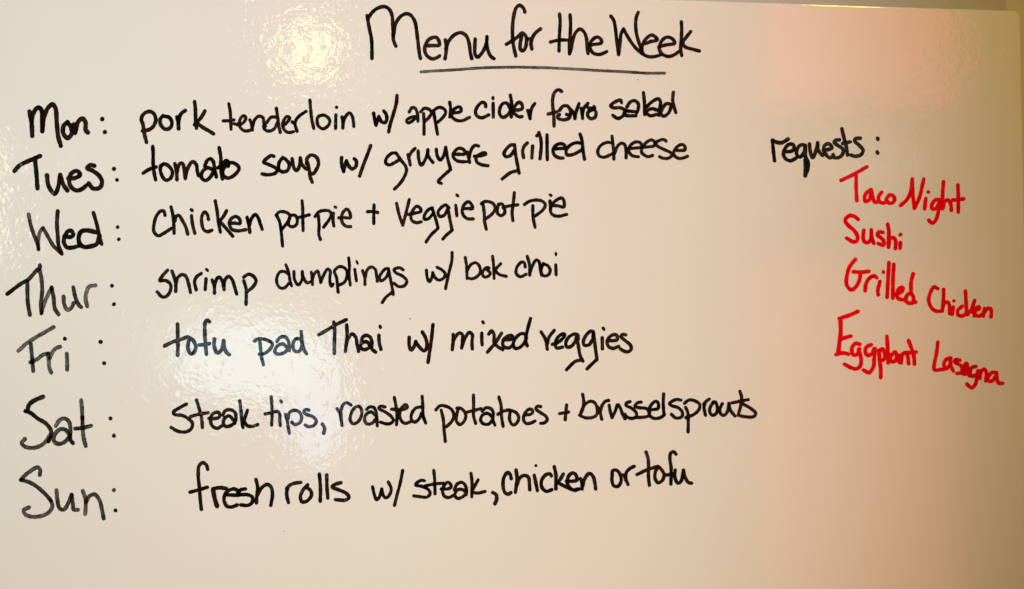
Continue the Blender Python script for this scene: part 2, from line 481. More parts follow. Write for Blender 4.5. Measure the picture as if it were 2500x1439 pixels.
# ---------------------------------------------------------------- the handwriting
LINE_LABEL = {
    'title': 'heading reading Menu for the Week over a streaky underline',
    'mon': 'Mon: pork tenderloin w/ apple cider farro salad',
    'tues': 'Tues: tomato soup w/ gruyere grilled cheese',
    'wed': 'Wed: Chicken pot pie + Veggie pot pie',
    'thur': 'Thur: shrimp dumplings w/ bok choi, day name faded',
    'fri': 'Fri: tofu pad Thai w/ mixed veggies, day name faded',
    'sat': 'Sat: Steak tips, roasted potatoes + brussels sprouts',
    'sun': 'Sun: fresh rolls w/ steak, chicken or tofu, day name faded',
    'requests': 'small black heading reading requests:',
    'red_taco': 'red request reading Taco Night',
    'red_sushi': 'red request reading Sushi',
    'red_grilled': 'red request reading Grilled Chicken',
    'red_eggplant': 'red request reading Eggplant Lasagna',
}
DATA = """
L title
w Menu
s 8.4 0.00 896.4,39 901,66.1 907,96.1 908,120.1 908,143.1
s 8.4 0.00 898,48 902,40 915,25 930,17.6 940,17 950.1,23 957.1,38 958.7,58 959.7,78.1 961.1,100.1 966.5,113.1
s 8.4 0.00 961.1,86.1 963.1,70.1 968.1,54 980.1,39 994.1,34 1004.1,39 1013.1,54 1017.7,80.1 1021.1,108.1 1024.1,132.1 1026.5,143.1
s 8.4 0.00 1038.1,112.1 1056.1,111.7 1072.6,110.5 1071.2,100.1 1066.1,92.5 1058.1,91.7 1046.1,98.1 1038.1,112.1 1037.1,124.1 1042.1,136.1 1054.1,144.1 1066.1,141.7 1073.2,137.1
s 8.4 0.00 1087.2,98.1 1089.8,118.1 1086.6,144.1
s 8.4 0.00 1088.2,120.1 1096.2,100.1 1110.2,85.1 1126.2,80.5 1138.2,88.1 1145.2,106.1 1148.2,128.1 1151.8,143.7
s 8.4 0.00 1160.2,96.1 1159.2,116.1 1159.8,132.1 1165.2,140.1 1174.2,133.1 1183.2,118.1 1188.2,102.1 1188.8,90.1
s 8.4 0.00 1188.8,90.1 1188.2,108.1 1192.2,126.1 1198.3,138.1 1205.9,143.7
w for
s 8.4 0.00 1281.3,30 1278.3,21 1269.3,13.6 1261.3,18 1255.3,34 1251.7,60 1251.3,86.1 1253.3,110.1 1259.3,137.1
s 8.4 0.00 1236.3,108.7 1250.3,100.1 1264.3,90.1 1275.3,81.1 1284.3,90.1 1285.3,104.1 1282.3,118.1 1275.3,125.1 1270.3,120.1 1270.3,106.1 1273.3,90.1
s 8.4 0.00 1287.3,95.7 1295.3,95.7 1296.3,108.1 1298.3,120.1
s 8.4 0.00 1296.3,108.1 1299.3,94.1 1306.3,82.1 1319.4,71.1
w the
s 8.0 0.00 1366.1,35 1367.5,54 1366.1,80.1 1365.1,104.1 1364.7,125.1
s 8.0 0.00 1344.1,103.1 1364.1,98.5 1388.1,98.5
s 8.0 0.00 1391.7,37 1393.1,60 1391.7,90.1 1390.1,112.1 1390.5,132.1
s 8.0 0.00 1390.5,132.1 1395.1,118.1 1398.1,100.1 1404.1,82.1 1416.1,71.5 1426.1,79.1 1432.1,96.1 1433.1,116.1 1435.7,131.1
s 8.0 0.00 1440.1,110.1 1450.1,109.1 1468.2,105.1 1467.1,96.1 1458.1,91.1 1448.1,96.1 1440.1,108.1 1441.1,120.1 1448.1,130.1 1460.1,133.7 1472.2,131.1 1481.2,126.5
w Week
s 8.0 0.00 1491.2,40 1498.2,50 1502.2,68.1 1505.2,96.1 1508.2,120.1 1510.2,134.1
s 8.0 0.00 1510.2,134.1 1513.2,112.1 1516.2,84.1 1522.2,71.1
s 8.0 0.00 1522.2,71.1 1530.2,86.1 1544.2,108.1 1556.2,122.1 1568.2,132.1
s 8.0 0.00 1568.2,132.1 1562.2,112.1 1554.2,84.1 1551.8,58 1554.2,40 1558.2,31
s 8.0 0.00 1576.2,107.1 1588.2,102.1 1605.3,98.1 1600.3,91.1 1591.2,86.1 1580.2,92.1 1571.2,104.1 1567.2,120.1 1570.2,132.1 1584.2,139.1 1600.3,138.1 1613.3,134.5
s 8.0 0.00 1608.3,115.1 1626.3,110.1 1647.3,106.1 1642.3,96.1 1630.3,91.1 1620.3,95.1 1612.3,106.1 1609.3,118.1 1614.3,130.1 1628.3,138.1 1642.3,136.1 1658.3,126.1
s 8.0 0.00 1663.3,54 1664.3,72.1 1663.3,96.1 1661.9,120.1 1664.3,136.1
s 8.0 0.00 1686.3,77.7 1676.3,90.1 1667.3,104.1 1671.3,114.1 1680.3,118.1 1692.3,121.1 1707.3,125.1
u underline
s 6.6 0.90 1028.1,176.1 1060.1,173.7 1100.2,171.7 1140.2,168.7 1180.2,166.1 1220.3,165.1 1260.3,164.5 1300.3,165.3 1340.4,166.1 1380,168.1 1420,170.1 1460.1,172.7 1500.1,174.5 1540.1,176.7 1580.2,179.1 1622.2,179.1
L mon
w Mon
s 10.4 0.00 71.9,273 77.1,300.1 78.8,332.4
s 10.4 0.00 77.1,300.1 80.3,279.2 92.8,262.6 101.1,268.8 103.2,289.7 103.2,320.9
s 10.4 0.00 103.2,320.9 107.4,287.6 116.8,264.6 128.2,255.3 135.5,264.6 138.7,300.1 141.8,331.4 148.5,356.4
s 10.4 0.00 164.7,298.4 155.3,308.4 154.3,325.1 164.7,337.6 175.1,327.2 173.1,310.5 164.7,299
s 10.4 0.00 180.4,304.3 183.5,316.8 183.5,325.1
s 10.4 0.00 184.5,323 189.7,300.1 200.2,289.7 208.5,298 209.5,318.8 214.8,324.1
d 10.4 0.00 249.8,291.3
d 10.4 0.00 256,323
w pork
s 8.8 0.00 345,294.1 347,284.1 356,275.1 368,273.1 377,280.1 380.4,294.1 375,308.1 364,317.1 348,320.1
s 8.8 0.00 345,294.1 349,304.1 352,324.1 357.6,347.7
s 8.8 0.00 398.1,283.1 391,292.1 393.1,306.1 404.1,316.1 416.1,312.1 419.7,300.1 414.1,288.1 398.1,283.5
s 8.8 0.00 432.1,286.1 435.1,300.1 436.1,315.1
s 8.8 0.00 436.1,300.1 439.1,284.1 444.1,276.1 452.5,270.5
s 8.8 0.00 475.1,249 477.1,266.1 477.7,290.1 479.7,313.1
s 8.8 0.00 500.1,271.7 492.1,286.1 483.1,296.1 475.1,305.1
s 8.8 0.00 480.1,300.1 496.1,312.1 510.1,320.1 521.2,327.1
w tenderloin
s 7.6 0.00 558.8,254 562.2,274.1 563.2,296.1 564.2,316.1
s 7.6 0.00 545.2,295.7 558.2,295.1 571.2,293.1
s 7.6 0.00 571.2,302.1 582.2,305.1 594.2,300.1 600.2,288.1 595.2,283.1 588.2,288.1 584.2,304.1 590.2,316.1 601.2,320.5 612.2,318.1
s 7.6 0.00 610.2,293.1 614.2,304.1 616.2,318.1
s 7.6 0.00 616.2,312.1 621.2,294.1 632.2,284.1 642.2,288.1 644.3,302.1 648.3,309.1
s 7.6 0.00 674.3,286.5 662.3,286.5 652.3,298.1 643.3,309.1 648.3,318.1 658.3,320.5 670.3,314.1 677.3,300.1
s 7.6 0.00 674.7,265.1 677.9,286.1 680.3,304.1 684.3,324.1
s 7.6 0.00 690.3,308.1 700.3,300.1 707.3,288.1 700.3,285.1 693.3,294.1 690.3,308.1 696.3,320.1 706.3,324.1 716.3,322.1
s 7.6 0.00 713.3,298.1 719.3,304.1 725.3,321.1
s 7.6 0.00 720.3,304.1 722.3,294.1 730.3,284.1 738.3,278.1 747.3,272.5
s 7.6 0.00 756.7,245 758.3,266.1 761.3,292.1 765.9,314.1
s 7.6 0.00 786.4,281.7 775.4,288.1 776.4,306.1 788.4,315.1 800.4,308.1 805.4,296.1 799.4,286.1 788.4,281.1 778.4,284.1
s 7.6 0.00 820,281.1 819.4,314.1
d 8.0 0.00 821.8,262.7
s 7.6 0.00 835,286.1 837,300.1 837,313.1
s 7.6 0.00 837,308.1 842,288.1 853,276.1 860,284.1 863,300.1 864,309.1
w with
s 8.4 0.00 912.1,277.1 915.1,294.1 918.1,306.1
s 8.4 0.00 918.1,306.1 921.1,296.1 925.1,285.1
s 8.4 0.00 925.1,286.1 932.1,298.1 940.1,300.1 944.5,290.1 942.1,278.1 937.1,271.7
s 8.4 0.00 969.1,234 968.1,250 960.1,280.1 952.1,306.1 949.1,322.1
w apple
s 7.6 0.00 999.1,274.1 1005.1,264.1 1012.2,263.7 1018.2,274.1 1020.2,288.1 1020.2,296.1
s 7.6 0.00 1017.2,286.1 1006.1,286.1 993.1,294.1 996.1,300.7 1006.1,296.1 1017.2,286.1
s 7.6 0.00 1027.2,273.1 1036.2,265.1 1048.2,268.1 1053.2,276.1 1048.2,286.1 1036.2,298.1
s 7.6 0.00 1034.2,278.1 1035.2,300.1 1035.2,328.1
s 7.6 0.00 1056.2,272.1 1070.2,263.1 1082.2,265.1 1088.2,274.1 1082.2,286.1 1067.2,300.1
s 7.6 0.00 1059.2,274.1 1062.2,294.1 1068.2,328.1
s 7.6 0.00 1097.8,250 1100.2,266.1 1098.2,286.1
s 7.6 0.00 1104.2,277.1 1125.2,272.1 1123.2,261.6 1110.2,266.1 1102.6,282.1 1110.2,292.1 1126.2,295.5 1146.3,287.1
w cider
s 8.0 0.00 1185.9,261 1184.3,253 1177.3,250.4 1166.3,260 1160.7,274.1 1165.3,284.1 1176.3,288.1 1193.3,281.1
s 8.0 0.00 1203.9,253 1204.3,286.1
d 7.6 0.00 1203.7,238.8 1203.7,241.6
s 8.0 0.00 1244.3,264.1 1238.3,253 1228.3,253 1220.3,266.1 1220.3,280.1 1228.3,287.1 1240.3,280.1 1246.3,270.1
s 8.0 0.00 1245.9,233 1249.3,254 1248.3,286.1
s 8.0 0.00 1250.3,270.1 1274.4,266.1 1274.4,256 1267.4,250 1258.4,258 1252.3,270.1 1258.4,280.1 1268.4,286.1 1274.4,285.1
s 8.0 0.00 1288.4,270.1 1294.4,290.1
s 8.0 0.00 1294.4,290.1 1295.4,274.1 1299.4,262 1305.4,253.6
w farro
s 8.0 0.00 1371.1,224 1363.1,219.6 1354.1,226 1349.1,244 1350.1,266.1 1352.1,286.1 1352.7,308.1
s 8.0 0.00 1338.1,279.1 1350.1,276.1 1359.1,273.7
s 8.0 0.00 1366.1,270.1 1374.1,260 1384.1,259 1392.1,268.1 1393.1,280.1 1390.1,288.1 1378.1,293.1 1364.1,290.1 1361.1,284.1 1366.1,280.1
s 8.0 0.00 1383.1,280.1 1391.1,282.1
s 8.0 0.00 1396.1,270.1 1402.1,280.1 1403.7,290.1
s 8.0 0.00 1403.7,288.1 1407.1,272.1 1413.7,253.6
s 8.0 0.00 1419.2,265.1 1421.2,276.1 1422.2,289.1
s 8.0 0.00 1421.2,280.1 1426.2,264.1 1435.2,253
s 8.0 0.00 1450.2,261 1452.2,265.1 1436.2,274.1 1435.2,284.1 1443.2,290.5 1453.2,286.1 1454.6,274.1 1447.2,266.1 1436.2,264.1
w salad
s 8.0 0.00 1517.2,251 1515.2,245 1504.2,248 1490.2,259 1498.2,263.7 1516.2,264.1 1526.2,272.1 1520.2,284.1 1508.2,289.7 1496.2,282.1
s 8.0 0.00 1530.2,262 1538.2,250 1550.3,246.4 1558.3,254 1558.3,266.1 1554.3,276.1
s 8.0 0.00 1528.2,271.1 1542.2,272.5 1554.3,273.7
s 8.0 0.00 1526.2,270.1 1523.2,280.1 1534.2,283.1 1552.3,283.1
s 8.0 0.00 1570.9,227 1573.3,250 1573.9,280.1
s 8.0 0.00 1578.3,262 1590.3,250 1607.3,242 1612.7,250 1610.3,266.1 1608.3,282.1
s 8.0 0.00 1606.3,270.1 1590.3,266.1 1577.3,275.1 1588.3,283.1 1602.3,280.1
s 8.0 0.00 1638.3,255 1626.3,254 1616.3,268.1 1613.3,278.1 1620.3,284.1 1632.3,276.1 1639.3,258
s 8.0 0.00 1643.9,226 1642.3,246 1645.3,260 1649.9,275.1
L tues
w Tues
s 10.0 0.00 35.4,417.9 48,404.3 68.8,393.9 98,381.4
s 10.0 0.00 85.5,391.8 88.6,418.9 91.7,460.6
s 10.0 0.00 114.7,428.3 118.8,454.4 133.4,474.2 141.8,458.5 147,427.3
s 10.0 0.00 147,427.3 154.3,450.2 164.7,465.8
s 10.0 0.00 166.8,435.6 181.4,435.6 196,427.3 187.7,417.9 175.1,423.1 168.9,437.7 173.1,456.5 187.7,465.8 202.3,460.6 210.6,453.3
s 10.0 0.00 230.4,405.4 221,403.3 212.7,410.6 225.2,416.8 241.9,429.4 249.2,444 244,458.5 227.3,460.6 216.8,448.1
d 9.6 0.00 278.4,412.7
d 8.8 0.00 285.7,439.8
w tomato
s 8.6 0.00 373,358.1 374,376.1 374,400.2 376,420.2 380,439.2
s 8.6 0.00 350,423.2 364,414.2 381,408.2
s 8.6 0.00 400.1,400.2 392,408.2 394.1,426.2 404.1,440.2 416.1,436.2 421.1,422.2 416.1,410.2 403.1,401.2 392,405.2
s 8.6 0.00 427.1,400.2 431.1,418.2 432.1,439.2
s 8.6 0.00 432.1,420.2 439.1,400.2 446.1,400.2 450.1,416.2 452.5,436.2
s 8.6 0.00 452.5,436.2 458.1,412.2 470.1,395.2 479.1,402.2 482.1,420.2 485.1,429.2
s 8.6 0.00 500.1,406.2 506.1,392.2 514.1,388.2 521.2,396.2 524.2,416.2 528.2,432.2
s 8.6 0.00 518.2,414.2 506.1,410.2 494.1,420.2 492.1,434.2 502.1,441.2 514.1,432.2 520.2,420.2
s 8.6 0.00 535.2,361.1 539.2,386.1 539.2,412.2 543.2,437.2
s 8.6 0.00 532.2,410.2 542.2,402.2 552.2,392.2 558.2,396.2 557.2,406.2
s 8.6 0.00 552.2,397.2 572.2,399.2 583.8,410.2 576.2,424.2 558.2,435.2 546.2,430.2 544.2,416.2 552.2,404.2
w soup
s 8.4 0.00 668.3,382.1 662.3,380.1 650.3,388.2 643.3,396.2 656.3,402.2 672.3,410.2 677.3,416.2 670.3,424.2 652.3,427.2 640.2,425.2
s 8.4 0.00 690.3,385.1 681.3,398.2 681.3,414.2 690.3,420.2 702.3,416.2 706.3,402.2 698.3,390.2 690.3,385.1
s 8.4 0.00 713.3,388.2 716.3,406.2 723.3,417.2 730.3,408.2 733.3,386.1
s 8.4 0.00 733.3,386.1 736.3,400.2 744.3,410.2 752.3,414.2
s 8.4 0.00 748.3,400.2 750.3,386.1 760.3,379.1 772.4,384.1 777.8,398.2 772.4,414.2 763.3,425.2 756.3,422.2
s 8.4 0.00 750.3,396.2 755.3,416.2 757.3,432.2 762.3,445.2
w with
s 8.4 0.00 834,385.1 834,402.2 839,419.2
s 8.4 0.00 839,419.2 842,404.2 846,393.2
s 8.4 0.00 846,393.2 852,406.2 860,413.2 869,406.2 870,394.2 865,388.2
s 8.4 0.00 905.1,356.1 896.1,380.1 886.1,406.2 878,430.2
w gruyere
s 7.8 0.00 967.1,374.1 958.1,374.1 944.1,386.1 941.7,398.2 950.1,403.2 964.1,397.2 975.1,390.2
s 7.8 0.00 967.1,374.1 978.1,390.2 990.1,406.2 992.5,416.2 986.1,434.2 975.1,450.2 963.1,462.2
s 7.8 0.00 996.1,378.1 999.1,390.2 1001.7,403.2
s 7.8 0.00 999.1,382.1 1005.1,371.1 1013.2,363.1
s 7.8 0.00 1020.8,369.1 1022.2,388.2 1028.2,404.2 1037.2,392.2 1043.2,376.1 1044.6,366.1
s 7.8 0.00 1044.6,366.1 1045.2,380.1 1051.2,390.2 1057.2,397.2
s 7.8 0.00 1065.2,365.1 1067.2,380.1 1075.2,391.2 1084.2,378.1 1088.2,360.1
s 7.8 0.00 1088.2,360.1 1092.2,384.1 1100.2,414.2
s 7.8 0.00 1100.2,414.2 1084.2,428.2 1070.2,444.2 1077.2,448.2
s 7.8 0.00 1106.2,377.1 1120.2,377.1 1135.3,376.1 1132.2,366.1 1120.2,362.5 1110.2,370.1 1106.2,382.1 1114.2,392.2 1126.2,395.2 1138.3,395.2
s 7.8 0.00 1141.3,372.1 1144.3,386.1 1146.3,397.2
s 7.8 0.00 1145.3,386.1 1148.3,372.1 1154.3,360.1 1160.3,355.1 1168.3,357.1
s 7.8 0.00 1158.3,382.1 1172.3,381.1 1186.3,376.1 1182.3,373.1 1170.3,378.1 1162.3,386.1 1164.3,396.2 1174.3,402.2 1191.3,405.2
w grilled
s 8.0 0.00 1256.3,355.1 1248.3,354.1 1236.3,364.1 1230.3,376.1 1235.3,383.1 1246.3,380.1 1256.3,366.1
s 8.0 0.00 1256.3,354.1 1258.4,376.1 1263.4,402.2 1267.4,423.2
s 8.0 0.00 1263.4,417.2 1246.3,422.2 1226.3,437.2
s 8.0 0.00 1278.4,385.1 1276,370.1 1279.4,358.1 1287.4,349.7
s 8.0 0.00 1300.4,357.1 1298.4,386.1
s 8.0 0.00 1310.4,332.1 1315.4,329.1
s 8.0 0.00 1315.4,324.1 1319.4,336.1 1321.4,352.1 1320.4,370.1 1318.4,388.2
s 8.0 0.00 1335.6,330.1 1335.6,360.1 1336.2,390.2
s 8.0 0.00 1352.2,364.1 1366.2,363.1 1379,362.1 1377,354.1 1368,351.1 1356.2,356.1 1350.2,368.1 1354.2,380.1 1366.2,386.1 1374.4,386.5
s 8.0 0.00 1418.1,350.1 1406.1,349.1 1392.1,355.1 1382,368.1 1384.1,378.1 1398.1,378.1 1414.1,370.1 1421.1,366.1
s 8.0 0.00 1416.1,328.1 1421.1,344.1 1423.1,366.1 1427.1,389.2
w cheese
s 7.4 0.00 1492.2,349.1 1482.2,348.1 1466.2,356.1 1459.2,370.1 1464.2,382.1 1476.2,384.1 1494.2,376.1
s 7.4 0.00 1494.2,333.1 1496.2,352.1 1498.2,372.1 1498.6,389.2
s 7.4 0.00 1500.2,376.1 1507.2,358.1 1517.2,350.1 1525.2,354.1 1528.2,370.1 1528.6,386.1
s 7.4 0.00 1536.2,363.1 1550.3,362.1 1566.3,359.1 1563.3,349.1 1552.3,347.1 1540.2,354.1 1534.2,366.1 1540.2,378.1 1548.3,382.1 1558.3,383.1
s 7.4 0.00 1568.3,360.1 1582.3,359.1 1597.3,356.1 1597.3,346.1 1590.3,342.1 1578.3,348.1 1568.3,360.1 1566.3,372.1 1574.3,380.1 1582.3,383.1 1593.3,380.1
s 7.4 0.00 1626.3,345.1 1620.3,341.1 1608.3,344.1 1600.3,350.1 1606.3,358.1 1622.3,366.1 1638.3,374.1 1640.3,380.1 1630.3,387.1 1616.3,386.1 1610.3,383.1
s 7.4 0.00 1652.3,368.1 1672.4,366.1 1671.4,357.1 1665.3,353.1 1654.3,358.1 1645.3,370.1 1646.3,380.1 1656.3,387.1 1668.4,386.1 1678.4,382.1
L wed
w Chicken
s 8.0 0.00 403,526.1 400,516 392,516 382,528.1 376,548.1 376,566.1 386,576.1 400,570.1 418,558.1
s 8.0 0.00 417.6,506 422,524.1 424.1,546.1 425.1,570.1
s 8.0 0.00 427.1,540.1 429.1,530.1 436.1,526.1 446.1,540.1 454.1,556.1 458.5,572.1
s 8.0 0.00 467.7,527.1 470.1,548.1 475.7,570.1
d 8.0 0.00 467.1,512.4 469.5,514.4
s 8.0 0.00 509.1,536.1 506.1,524.1 500.1,518 493.1,528.1 493.1,548.1 498.1,562.1 507.1,566.1 517.1,562.7
s 8.0 0.00 525.7,491 530.1,516 533.1,540.1 538.1,567.1
s 8.0 0.00 553.2,515 546.1,528.1 537.1,539.1
s 8.0 0.00 536.1,540.1 552.2,558.1 568.2,577.1
s 8.0 0.00 562.2,546.1 572.2,545.1 586.2,546.1 584.2,534.1 574.2,529.1 563.2,536.1 560.2,548.1 566.2,560.1 580.2,564.1 600.2,561.1
s 8.0 0.00 603.2,531.1 607.2,548.1 610.2,568.1
s 8.0 0.00 609.2,550.1 615.2,532.1 624.2,524.1 631.2,534.1 635.2,546.1 640.2,560.1
w pot
s 7.6 0.00 674,526.1 682,518 696,518 706,524.1 707,534.1 700,546.1 688,560.1
s 7.6 0.00 675,526.1 682,540.1 686,560.1 688,580.1 690,601.1
s 7.6 0.00 710,526.1 720,526.1 725.7,536.1 724.1,548.1 715,554.1 705,550.1 705,538.1 710,526.1
s 7.6 0.00 737.5,491 739.1,510 739.1,530.1 740.1,563.1
s 7.6 0.00 730.1,531.1 740.1,529.1 755.1,525.1
w pie
s 7.6 0.00 769.1,529.1 778.1,518 792.1,514.4 804.1,516 809.1,524.1 804.1,536.1 790.1,555.1
s 7.6 0.00 777.1,526.1 779.1,550.1 778.5,572.1 782.1,585.1
s 7.6 0.00 814.1,521 813.1,538.1 815.1,552.1
d 6.8 0.00 817.7,505.6 820.1,507.2
s 7.6 0.00 827.1,532.5 840.1,531.7 855.2,532.1 853.2,518 847.1,511 838.1,518 833.7,532.1 837.1,546.1 846.1,553.1 856.2,553.7
w plus
s 7.6 0.00 913.2,501 912.6,520 912.6,546.1
s 7.6 0.00 897.2,517.4 912.2,517 922.2,519.4
w Veggie
s 7.6 0.00 968.2,497 974.3,524.1 983.3,550.1
s 7.6 0.00 983.3,550.1 990.3,524.1 999.3,488
s 7.6 0.00 997.3,524.1 1012.3,521 1028.3,516 1024.3,507 1017.3,504 1009.3,512 1003.3,526.1 1005.3,538.1 1016.3,544.1 1028.3,542.1
s 7.6 0.00 1055.3,508 1046.3,512 1036.3,526.1 1036.3,535.7 1046.3,534.1 1057.3,522
s 7.6 0.00 1054.3,508 1062.3,530.1 1069.3,556.1
s 7.6 0.00 1069.3,558.1 1052.3,574.1 1040.3,591.1
s 7.6 0.00 1096.3,508 1088.3,501 1076.3,508 1069.3,520 1074.3,529.1 1084.3,526.1 1092.3,512
s 7.6 0.00 1093.3,508 1098.4,536.1 1103.4,561.1
s 7.6 0.00 1104.4,562.1 1090.3,574.1 1081.3,584.1
s 7.6 0.00 1112.8,502 1115.4,527.1
d 7.2 0.00 1115.4,476.6 1118,478.8
s 7.6 0.00 1130.4,510 1142.4,509.4 1153.4,510 1151.4,500 1143.4,493 1133.4,500 1128.4,514 1131.4,526.1 1140.4,534.1 1155.4,535.1
w pot
s 7.6 0.00 1175.2,498 1182.2,493 1194.2,493 1204.2,498 1209.2,508 1202.2,522 1187.2,534.1
s 7.6 0.00 1179.2,498 1182.2,520 1183.2,542.1 1187.2,560.1
s 7.6 0.00 1217.2,499 1226.2,499 1231.2,510 1232.2,520 1224.2,527.1 1215.2,522 1214.2,510 1217.2,500
s 7.6 0.00 1255.7,471 1253.3,496 1250.2,520 1252.2,539.1
s 7.6 0.00 1228.2,507 1244.2,503 1264.3,500.6
w pie
s 7.6 0.00 1280.3,500 1292.3,492 1310.3,489 1324.3,492 1331.3,500 1326.3,512 1306.3,528.1
s 7.6 0.00 1300.9,503 1301.3,530.1 1306.3,555.1
s 7.6 0.00 1342.7,491 1344.3,512
d 7.2 0.00 1342.9,476 1345.5,478
s 7.6 0.00 1346.3,502 1362.3,503 1376.3,506 1377.3,494 1372.3,484 1360.3,488 1348.3,499 1343.9,514 1348.3,524.1 1362.3,528.5 1383.4,524.1
w Wed
s 8.8 0.40 70.1,524 75.1,550 82.1,572 91.1,594.1 94.1,609.1
s 8.8 0.85 94.1,609.1 93.1,586.1 98.1,566 105.1,557
s 8.8 0.40 105.1,557 116.1,576.1 130.1,600.1 151.1,620.1
s 9.2 0.05 141.1,516 139.1,546 141.1,576.1 143.1,600.1 149.1,616.1
s 9.6 0.05 157.1,577.1 172.1,579.1 179.1,574.1 174.1,564 166.1,565 158.1,578.1 156.1,592.1 163.1,604.1 176.1,605.1 194.2,600.1
s 10.4 0.05 236.2,568 212.2,563 198.2,566 192.2,580.1 194.2,594.1 204.2,603.1 220.2,602.1 236.2,596.1 243.2,576.1
s 8.8 0.05 228.2,520 234.2,540 240.2,564 243.2,580.1 248.2,596.1
d 8.4 0.00 287.4,555.2
d 8.4 0.00 290.2,584.7
L thur
w shrimp
s 8.0 0.00 409,660.2 398,672.2 390,686.2 404,685.2 416,694.2 416,710.2 406,724.2 396,725.2 384,713.2
s 8.0 0.00 420,662.2 426.1,680.2 429.1,696.2 429.1,712.2
s 8.0 0.00 429.1,696.2 434.1,678.2 444.1,671.2 453.1,674.2 460.1,692.2 465.1,714.2
s 8.0 0.00 491.1,668.2 480.1,676.2 475.1,688.2 479.1,708.2
s 8.0 0.00 503.1,681.2 501.1,707.2
d 6.8 0.00 504.1,657.8 506.9,660.8
s 8.0 0.00 518.1,684.2 523.1,698.2 523.7,716.2
s 8.0 0.00 523.1,700.2 530.1,680.2 536.1,677.2 543.1,688.2 547.1,707.2
s 8.0 0.00 547.1,700.2 549.2,684.2 558.2,675.2 566.2,682.2 573.2,702.2 577.8,718.2
s 8.0 0.00 595.2,677.2 606.2,670.2 618.2,674.2 625.2,686.2 618.2,700.2 605.2,711.2
s 8.0 0.00 595.2,686.2 601.2,706.2 601.2,724.2 600.8,743.2
w dumplings
s 7.2 0.00 704,670.2 696,664.2 684,664.2 676,678.2 677,694.2 686,704.2 696,702.2 707,690.2
s 7.2 0.00 698,647.1 705,666.2 708,686.2 712,698.2
s 7.2 0.00 717.6,663.2 719,682.2 728.1,696.2 737.1,684.2 738.1,663.2
s 7.2 0.00 738.1,663.2 741.1,678.2 750.1,691.2 758.1,688.2
s 7.2 0.00 760.1,665.2 762.1,678.2 763.1,695.2
s 7.2 0.00 762.1,684.2 768.1,668.2 775.1,662.2 780.1,676.2 783.1,690.2
s 7.2 0.00 783.1,690.2 790.1,672.2 800.1,657.2 806.1,662.2 805.1,680.2 807.1,696.2 810.1,699.6 813.1,694.2
s 7.2 0.00 817.1,660.2 826.1,652.2 836.1,652.2 846.1,660.2 847.1,676.2 840.1,690.2 829.1,696.2
s 7.2 0.00 816.1,664.2 822.1,680.2 824.1,700.2 825.7,714.2
s 7.2 0.00 851.2,630.1 853.2,650.2 852.2,672.2 855.2,696.2
s 7.2 0.00 866.2,658.2 870.2,686.2
d 6.0 0.00 870.2,638.1 873.2,644.1
s 7.2 0.00 885.2,661.2 890.2,676.2 891.2,695.2
s 7.2 0.00 892.2,676.2 896.2,660.2 906.2,652.2 916.2,658.2 919.2,672.2 921.2,687.2
s 7.2 0.00 948.2,657.2 942.2,656.2 932.2,666.2 926.2,678.2 930.2,686.2 942.2,678.2 949.2,664.2
s 7.2 0.00 948.2,656.2 952.2,676.2 956.2,696.2 960.2,719.2
s 7.2 0.00 956.2,715.2 942.2,726.2 933.2,739.2
s 7.2 0.00 984.3,659.2 976.3,654.2 962.2,658.2 966.2,666.2 982.3,674.2 993.3,686.2 988.3,697.2 974.3,700.2 962.2,692.2
w with
s 7.4 0.00 1041.1,660.2 1043.1,678.2 1048.1,688.2 1054.1,678.2 1057.1,666.2
s 7.4 0.00 1056.1,666.2 1062.1,678.2 1071.1,684.2 1082.1,680.2 1087.1,670.2 1080.1,660.2 1067.1,653.2
s 7.4 0.00 1103.7,617.1 1103.1,636.1 1095.1,670.2 1087.7,705.2
w bok
s 7.2 0.00 1135.8,629.1 1139.2,650.2 1140.2,680.2
s 7.2 0.00 1141.2,660.2 1150.2,646.1 1162.2,642.1 1171.2,652.2 1172.2,666.2 1164.2,676.2 1152.2,681.2 1142.2,679.2
s 7.2 0.00 1194.2,655.2 1190.2,653.2 1178.2,664.2 1180.2,675.2 1189.2,676.2 1197.2,668.2 1187.2,657.2
s 7.2 0.00 1202.6,626.1 1205.2,650.2 1206.2,680.2
s 7.2 0.00 1222.2,644.1 1210.2,660.2 1218.2,670.2 1236.2,675.2
w choi
s 7.4 0.00 1282.3,652.2 1280.3,642.1 1274.3,640.1 1262.3,652.2 1260.3,668.2 1270.3,676.2 1284.3,670.2
s 7.4 0.00 1286.9,626.1 1292.3,644.1 1293.3,672.2
s 7.4 0.00 1293.3,670.2 1300.3,648.2 1309.3,635.1 1316.3,640.1 1319.3,660.2 1322.3,672.2
s 7.4 0.00 1326.3,644.1 1338.3,650.2 1343.3,662.2 1336.3,673.2 1324.3,672.2 1321.3,658.2 1326.3,646.1
s 7.4 0.00 1356.9,647.1 1357.7,671.2
d 6.0 0.00 1357.1,618.5 1357.5,623.1
w Thur
s 9.2 0.15 18,718.2 50,694.1 70.1,682.1 86.1,664.1 98.1,653.1 97.1,648.1
s 9.2 0.35 67.1,688.1 67.1,710.2 68.1,740.2 73.1,769.2
s 9.2 0.50 97.1,660.1 101.1,680.1 103.1,710.2 100.1,740.2 101.1,765.2
s 9.2 0.95 101.1,765.2 108.1,740.2 118.1,718.2 126.1,702.2
s 9.2 0.40 126.1,702.2 131.1,728.2 134.1,754.2 143.1,768.2
s 9.2 0.80 155.1,724.2 157.1,744.2 165.1,757.2 174.1,752.2 180.1,740.2
s 9.2 0.65 179.1,702.2 184.1,726.2 192.2,744.2 198.2,750.2
s 9.2 0.95 213.2,748.2 209.2,730.2 211.2,714.2 218.2,700.2 233.2,697.1
d 8.8 0.00 273.6,698.2
d 9.2 0.00 278.2,743.4
